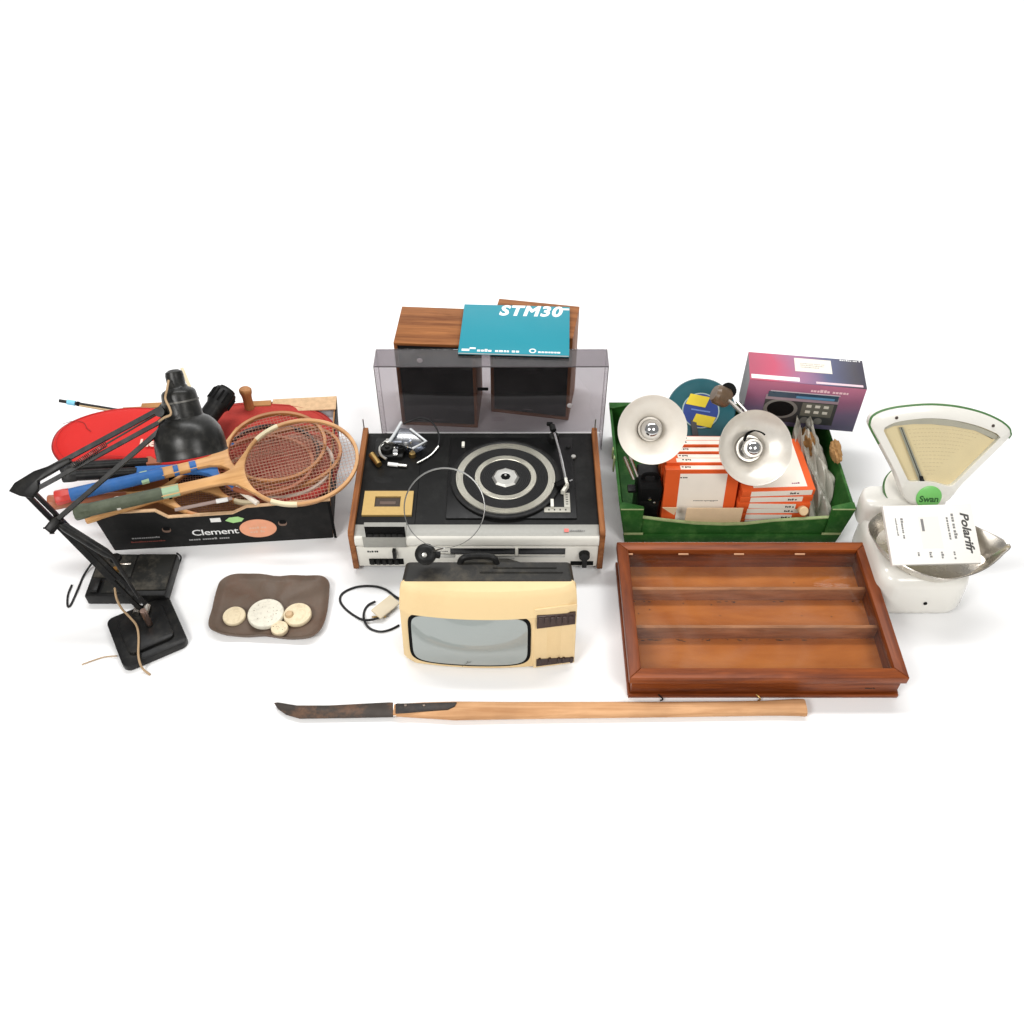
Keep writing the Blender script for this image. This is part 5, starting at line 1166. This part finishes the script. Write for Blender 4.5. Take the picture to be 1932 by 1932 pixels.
# upright bat handle at the back
q = at_z(474, 782, .13); b = MB()
bt = thing('bat', 'plain brown wooden bat handle standing up at the back of the fruit box', 'bat', q - Vector((0, 0, .1)))
MB().rings([[Vector((q.x + r_ * math.cos(a), q.y + .02 * z_ + r_ * .8 * math.sin(a), q.z + z_)) for a in [2 * math.pi * k / 16 for k in range(16)]] for z_, r_ in ((-.11, .014), (.0, .0135), (.06, .0132), (.07, .0145), (.078, .017), (.087, .0175), (.091, .014))]).build('handle', wood('bat_wood', (.48, .225, .085), (.36, .15, .05), 2, 16, .5), bt, 50)
MB().box((q.x, q.y, q.z - .10), (.085, .022, .075), bev=.006).build('blade', MATS['bat_wood'], bt)
# black ribbed cylinder
c0 = at_z(378, 808, .20); c1_ = at_z(430, 735, .245); d = c1_ - c0; Mq = frame(c0, d.orthogonal(), d); Lc = d.length
cy = thing('ribbed_cylinder', 'stubby black ribbed cylinder leaning up behind the desk lamp shade', 'cylinder', c0 - d * .2)
MB().lathe([(0, -.05), (.024, -.05), (.025, .0), (.026, Lc * .55), (.030, Lc * .62), (.031, Lc * .9), (.028, Lc * .95), (0, Lc * .96)], Mq, 28).build('barrel', M_black, cy, 35)
b = MB()
for k in range(14):
    a = 2 * math.pi * k / 14; b.box((.0308 * math.cos(a), .0308 * math.sin(a), Lc * .76), (.003, .005, Lc * .26), Mq @ Matrix.Rotation(0, 4, 'Z'))
b.build('grip_ribs', M_matt, cy)
MB().lathe([(.018, Lc * .95), (.018, Lc * 1.0), (.022, Lc * 1.0), (.022, Lc * .95)], Mq, 24).build('end_ring', M_black, cy)
MB().lathe([(0, Lc * 1.02), (.004, Lc * 1.02), (.005, Lc * .96)], Mq @ Matrix.Translation((.006, .012, 0)), 10).build('end_stud', M_offw, cy)
# black rod with blue tape, thin cane
ra, rb = at_z(112, 756, .20), at_z(262, 781, .165)
rd = thing('taped_rod', 'thin black rod with a light blue tape band sticking out at the left', 'rod', ra)
MB().tube([ra, ra.lerp(rb, .5), rb], [.0045, .005, .005], 10).build('rod', M_black, rd)
MB().tube([ra.lerp(rb, .10), ra.lerp(rb, .20)], .0072, 12).build('blue_tape', mat('sky_blue_tape', (.22, .60, .80), .5), rd)
MB().tube([ra.lerp(rb, .22), ra.lerp(rb, .25)], .0066, 12).build('black_collar', M_matt, rd)
b = MB(); b.tube([at_z(150, 765, .19), at_z(270, 785, .165)], [.0025, .004], 8)
single(b, 'thin_cane', mat('straw_cane', (.55, .40, .22), .6), 'thin straw coloured cane beneath the taped black rod', 'cane', at_z(150, 765, .185))
b = MB(); b.tube([at_z(343, 694, .22), at_z(362, 740, .17)], [.0045, .005], 8)
single(b, 'pale_stick', mat('pale_stick', (.80, .70, .48), .6), 'pale cream stick rising behind the desk lamp shade', 'stick', at_z(362, 740, .165))
b = MB()
pq = [at_z(590, 768, .135), at_z(632, 766, .135), at_z(634, 800, .12), at_z(598, 796, .12)]
b.slab(pq, (0, -.3, .95), .0012)
single(b, 'folded_paper', mat('grey_paper', (.60, .58, .61), .7), 'folded pale grey paper in the back right corner of the fruit box', 'paper', (pq[2].x, pq[2].y, .115))

# =================================================================== BLACK RECORDER under the lamp
def CZ(zx, zy): return (.20834 * zx, 955.94 + .20834 * zy)
rh = .040
ra_, rb_, rc_, rdd = at_z(*CZ(755, 800), rh), at_z(*CZ(1500, 790), rh), at_z(*CZ(1600, 405), rh), at_z(*CZ(900, 400), rh)
rx_ = ((rb_ - ra_) + (rc_ - rdd)) / 2; rw_ = rx_.length; ryl = ((rdd - ra_).length + (rc_ - rb_).length) / 2 * .97
Mr = frame((ra_.x, ra_.y, 0), (rx_.x, rx_.y, 0))
rec = thing('tape_recorder', 'flat dusty black recorder lying in front of the fruit box', 'recorder', (ra_.x, ra_.y, 0), Mr.to_euler())
M_rec = mat('dusty_black', (.016, .016, .014), .55, spec=.2, var=.3, dirt_or_reflection=(.13, .115, .09), dirt_or_reflection_amt=.75, dscale=16)
MB().span((0, 0, .002), (rw_, ryl, rh - .004), Mr, .004).build('body', M_black, rec)
MB().span((rw_ * .52, ryl * .12, rh - .0045), (rw_ * .985, ryl * .97, rh + .001), Mr, .003).build('lid_panel', M_rec, rec)
MB().span((rw_ * .03, ryl * .42, rh - .0045), (rw_ * .50, ryl * .97, rh - .001), Mr, .002).build('control_deck', M_rec, rec)
MB().span((rw_ * .05, ryl * .06, rh - .0045), (rw_ * .16, ryl * .36, rh + .006), Mr, .003).build('rocker_key', M_black, rec)
MB().span((rw_ * .20, ryl * .06, rh - .0045), (rw_ * .48, ryl * .36, rh), Mr, .002).build('key_row', M_rec, rec)
MB().span((rw_ * .25, ryl * .70, rh - .001), (rw_ * .46, ryl * .76, rh + .002), Mr, .001).build('metal_slide', M_steel, rec)
MB().lathe([(0, .008), (.008, .008), (.009, 0)], Mr @ Matrix.Translation((rw_ * .30, ryl * .58, rh - .001)), 16).build('brass_knob', M_brass, rec)
MB().lathe([(0, .008), (.013, .007), (.015, 0)], Mr @ Matrix.Translation((rw_ * .24, ryl * .86, rh - .001)), 20).build('dial_knob', M_black, rec)
MB().tube(spline([at_z(*CZ(840, 500), .02), at_z(*CZ(760, 620), .004), at_z(*CZ(700, 760), .003), at_z(*CZ(640, 890), .003), at_z(*CZ(612, 895), .003), at_z(*CZ(615, 800), .003), at_z(*CZ(650, 710), .003)], 6), .0026, 8).build('lead', M_cable, rec)
MB().tube(spline([at_z(*CZ(1600, 420), .03), at_z(*CZ(1640, 460), .01), at_z(*CZ(1610, 540), .004), at_z(*CZ(1580, 600), .01)], 5), .0022, 8).build('lead', M_cable, rec)

# =================================================================== DESK LAMP
M_lblk = mat('lamp_black_enamel', (.008, .008, .008), .38, spec=.22, var=.25, dirt_or_reflection=(.06, .055, .045), dirt_or_reflection_amt=.3, dscale=30)
bc_ = [at_z(207, 1172, .012), at_z(229, 1268, .012), at_z(352, 1216, .012), at_z(324, 1124, .012)]
cen = sum(bc_, Vector()) / 4; xdir = ((bc_[2] - bc_[1]) + (bc_[3] - bc_[0])); bwid = xdir.length / 2; bdep = ((bc_[0] - bc_[1]).length + (bc_[3] - bc_[2]).length) / 2
Mbz = frame((cen.x, cen.y, 0), (xdir.x, xdir.y, 0))
dl = thing('desk_lamp', 'black jointed desk lamp with long sprung arms and a stepped square base', 'desk lamp', (cen.x, cen.y, 0), Mbz.to_euler())
MB().prism(rrect(bwid, bdep, .018), 0.001, .022, Mbz, .004).build('base', M_lblk, dl)
MB().prism(rrect(bwid * .70, bdep * .70, .014), .0221, .031, Mbz, .004).build('base_step', M_lblk, dl)
piv = at_y(272, 1150, cen.y + .05)
pv0 = Vector((piv.x, piv.y, .036))
MB().lathe([(0, 0), (.014, 0), (.013, .004), (.009, .008), (.008, piv.z - .036), (0, piv.z - .036)], Matrix.Translation((piv.x, piv.y, .034)), 20).build('pivot_post', M_lblk, dl)
cs = at_z(273, 1160, .07)
MB().tube([cs + Vector((.002, 0, -.036)), cs + Vector((0, 0, .016))], .0075, 12).build('copper_bolt', mat('coppery_steel', (.48, .33, .27), .3, 1., var=.25), dl)
for dx in (-.014, .014):
    MB().tube([piv + Vector((dx * .8 - .006, -.012, .0)), piv + Vector((dx * .8 - .006, .012, .0))], .008, 14).build('pivot_screw', M_steel, dl)
D0, D1 = 2.20, 2.20
def ld3(px, py, d): return at_d(px, py, d)
dp = (piv - CP).dot(FWD)
sq = [(1, 1), (-1, 1), (-1, -1), (1, -1)]
def bar(a, c, r, name, m_=None, par=None): return MB().tube([a, c], r, prof=sq, ref=FWD).build(name, m_ or M_lblk, par or dl, 30)
def shift(v, off): return v - FWD * off
e1 = ld3(38, 924, 2.18); e2 = ld3(66, 931, 2.18); e3 = ld3(72, 897, 2.18)
bar(piv + Vector((-.008, 0, .0)), e1.lerp(e2, .2), .0050, 'lower_arm_bar'); bar(piv + Vector((.010, .0, .022)), e2, .0045, 'lower_arm_bar')
low0 = ld3(100, 985, 2.215)
m0 = (piv + Vector((.0, 0, .012))).lerp(e1.lerp(e2, .5), .70); m1 = (piv + Vector((0, 0, .012))).lerp(e1.lerp(e2, .5), .25)
bar(shift(m0, .002), shift(m1, .002), .0036, 'arm_brace')
s0 = ld3(107, 985, 2.205); s1 = ld3(214, 1052, 2.26); s2 = ld3(262, 1128, 2.30)
MB().tube([s0, s0.lerp(s1, .15), s0.lerp(s1, .85), s1, s2], [.005, .0105, .0105, .006, .003], 12).build('spring_cover', M_lblk, dl)
# clamp where the strut meets the lower arm
MB().box((0, 0, 0), (.034, .018, .014), frame(shift(ld3(103, 990, 2.205), .004), ld3(90, 1005, 2.2) - ld3(115, 975, 2.2), -FWD), bev=.003).build('strut_clamp', M_steel if False else M_lblk, dl)
MB().slab([shift(ld3(*p_, 2.18), .008) for p_ in ((19, 927), (30, 911), (66, 889), (98, 878), (132, 864), (136, 872), (100, 893), (74, 908), (76, 922), (62, 940), (40, 936))], -FWD, .014, .002).build('elbow_bracket', M_lblk, dl)
sh = ld3(303, 771, 2.20); sh2 = ld3(300, 797, 2.20)
bar(ld3(84, 889, 2.18), sh, .0050, 'upper_arm_bar'); bar(ld3(72, 921, 2.18), sh2, .0045, 'upper_arm_bar')
b = MB(); pa, pb_ = ld3(135, 880, 2.175), ld3(200, 838, 2.18); n = 150; hel = []
ax = (pb_ - pa).normalized(); u_ = ax.orthogonal().normalized(); v_ = ax.cross(u_)
for k in range(n + 1):
    a = k / n * 2 * math.pi * 22; hel.append(pa.lerp(pb_, k / n) + (u_ * math.cos(a) + v_ * math.sin(a)) * .0052)
b.tube(hel, .0013, 5); b.build('tension_spring', mat('dark_spring', (.06, .055, .05), .4, .7), dl)
MB().tube([pb_, ld3(296, 782, 2.2)], .0022, 6).build('spring_rod', MATS['dark_spring'], dl)
bar(ld3(104, 984, 2.20), ld3(318, 798, 2.185), .0048, 'strut')
# lampshade
axd = Vector((.15, -.54, -.80)).normalized(); tp_ = ld3(327, 700, 2.19)
Ms = frame(tp_, axd.orthogonal(), axd); SL = .196
outp = [(0, -.004), (.010, -.003), (.0185, .002), (.0200, .010), (.0200, .032), (.0225, .036), (.0235, .038), (.034, .043), (.0375, .048), (.0385, .054), (.0425, .100), (.0435, .104), (.054, .110), (.065, .122), (.0735, .138), (.0775, .155), (.0785, .172), (.0785, SL - .008), (.0800, SL - .005)]
inp = [(.0785, SL - .006), (.0770, SL - .012), (.0755, .155), (.0715, .139), (.063, .124), (.052, .114), (.040, .110), (0, .108)]
shd = MB().lathe(outp + inp, Ms, 56).build('lamp_shade', mat('lamp_shade_black', (.009, .009, .008), .34, spec=.35, var=.2, dirt_or_reflection=(.055, .052, .045), dirt_or_reflection_amt=.6, dscale=30), dl, 45)
MB().lathe([(.0395, .066), (.0412, .066), (.0415, .070), (.0400, .070)], Ms, 40).build('shade_ring', mat('dull_ring', (.12, .115, .105), .45, .6), shd)
MB().lathe([(0, .182), (.02, .177), (.028, .165), (.026, .15), (.014, .130), (.013, .108)], Ms, 24).build('bulb', mat('frosted_bulb', (.6, .6, .58), .3), dl, 60)
bar(sh, tp_ + axd * .07 + Vector((-.035, -.01, 0)), .005, 'shade_bracket'); bar(sh2, tp_ + axd * .095 + Vector((-.036, -.012, 0)), .0045, 'shade_bracket')
MB().lathe([(0, -.008), (.011, -.008), (.011, .008), (0, .008)], frame(ld3(303, 778, 2.17), (1, 0, 0), -FWD), 18).build('wing_nut', M_lblk, dl)
M_flex = mat('old_brown_flex', (.40, .27, .15), .7, var=.25)
fx = [ld3(318, 718, 2.165), ld3(315, 735, 2.15), ld3(312, 752, 2.15), ld3(320, 770, 2.14), ld3(322, 782, 2.14), ld3(310, 788, 2.15), ld3(300, 795, 2.17)]
MB().tube(spline(fx, 6), .0026, 8).build('flex', M_flex, dl)
fx = [at_z(*CZ(1040, 735), .07), at_z(*CZ(1055, 830), .06), at_z(*CZ(1100, 920), .05), at_z(*CZ(1165, 990), .045), at_z(*CZ(1235, 1075), .040), at_z(*CZ(1255, 1180), .036), at_z(*CZ(1252, 1330), .034), at_z(*CZ(1268, 1420), .026), at_z(*CZ(1300, 1475), .008), at_z(*CZ(1360, 1522), .003)]
MB().tube(spline(fx, 6), .0027, 8).build('flex', M_flex, dl)
fx = [at_z(*CZ(1060, 1352), .006), at_z(*CZ(950, 1360), .003), at_z(*CZ(850, 1390), .003), at_z(*CZ(740, 1430), .003)]
MB().tube(spline(fx, 6), .0015, 6).build('flex_end', M_flex, dl)
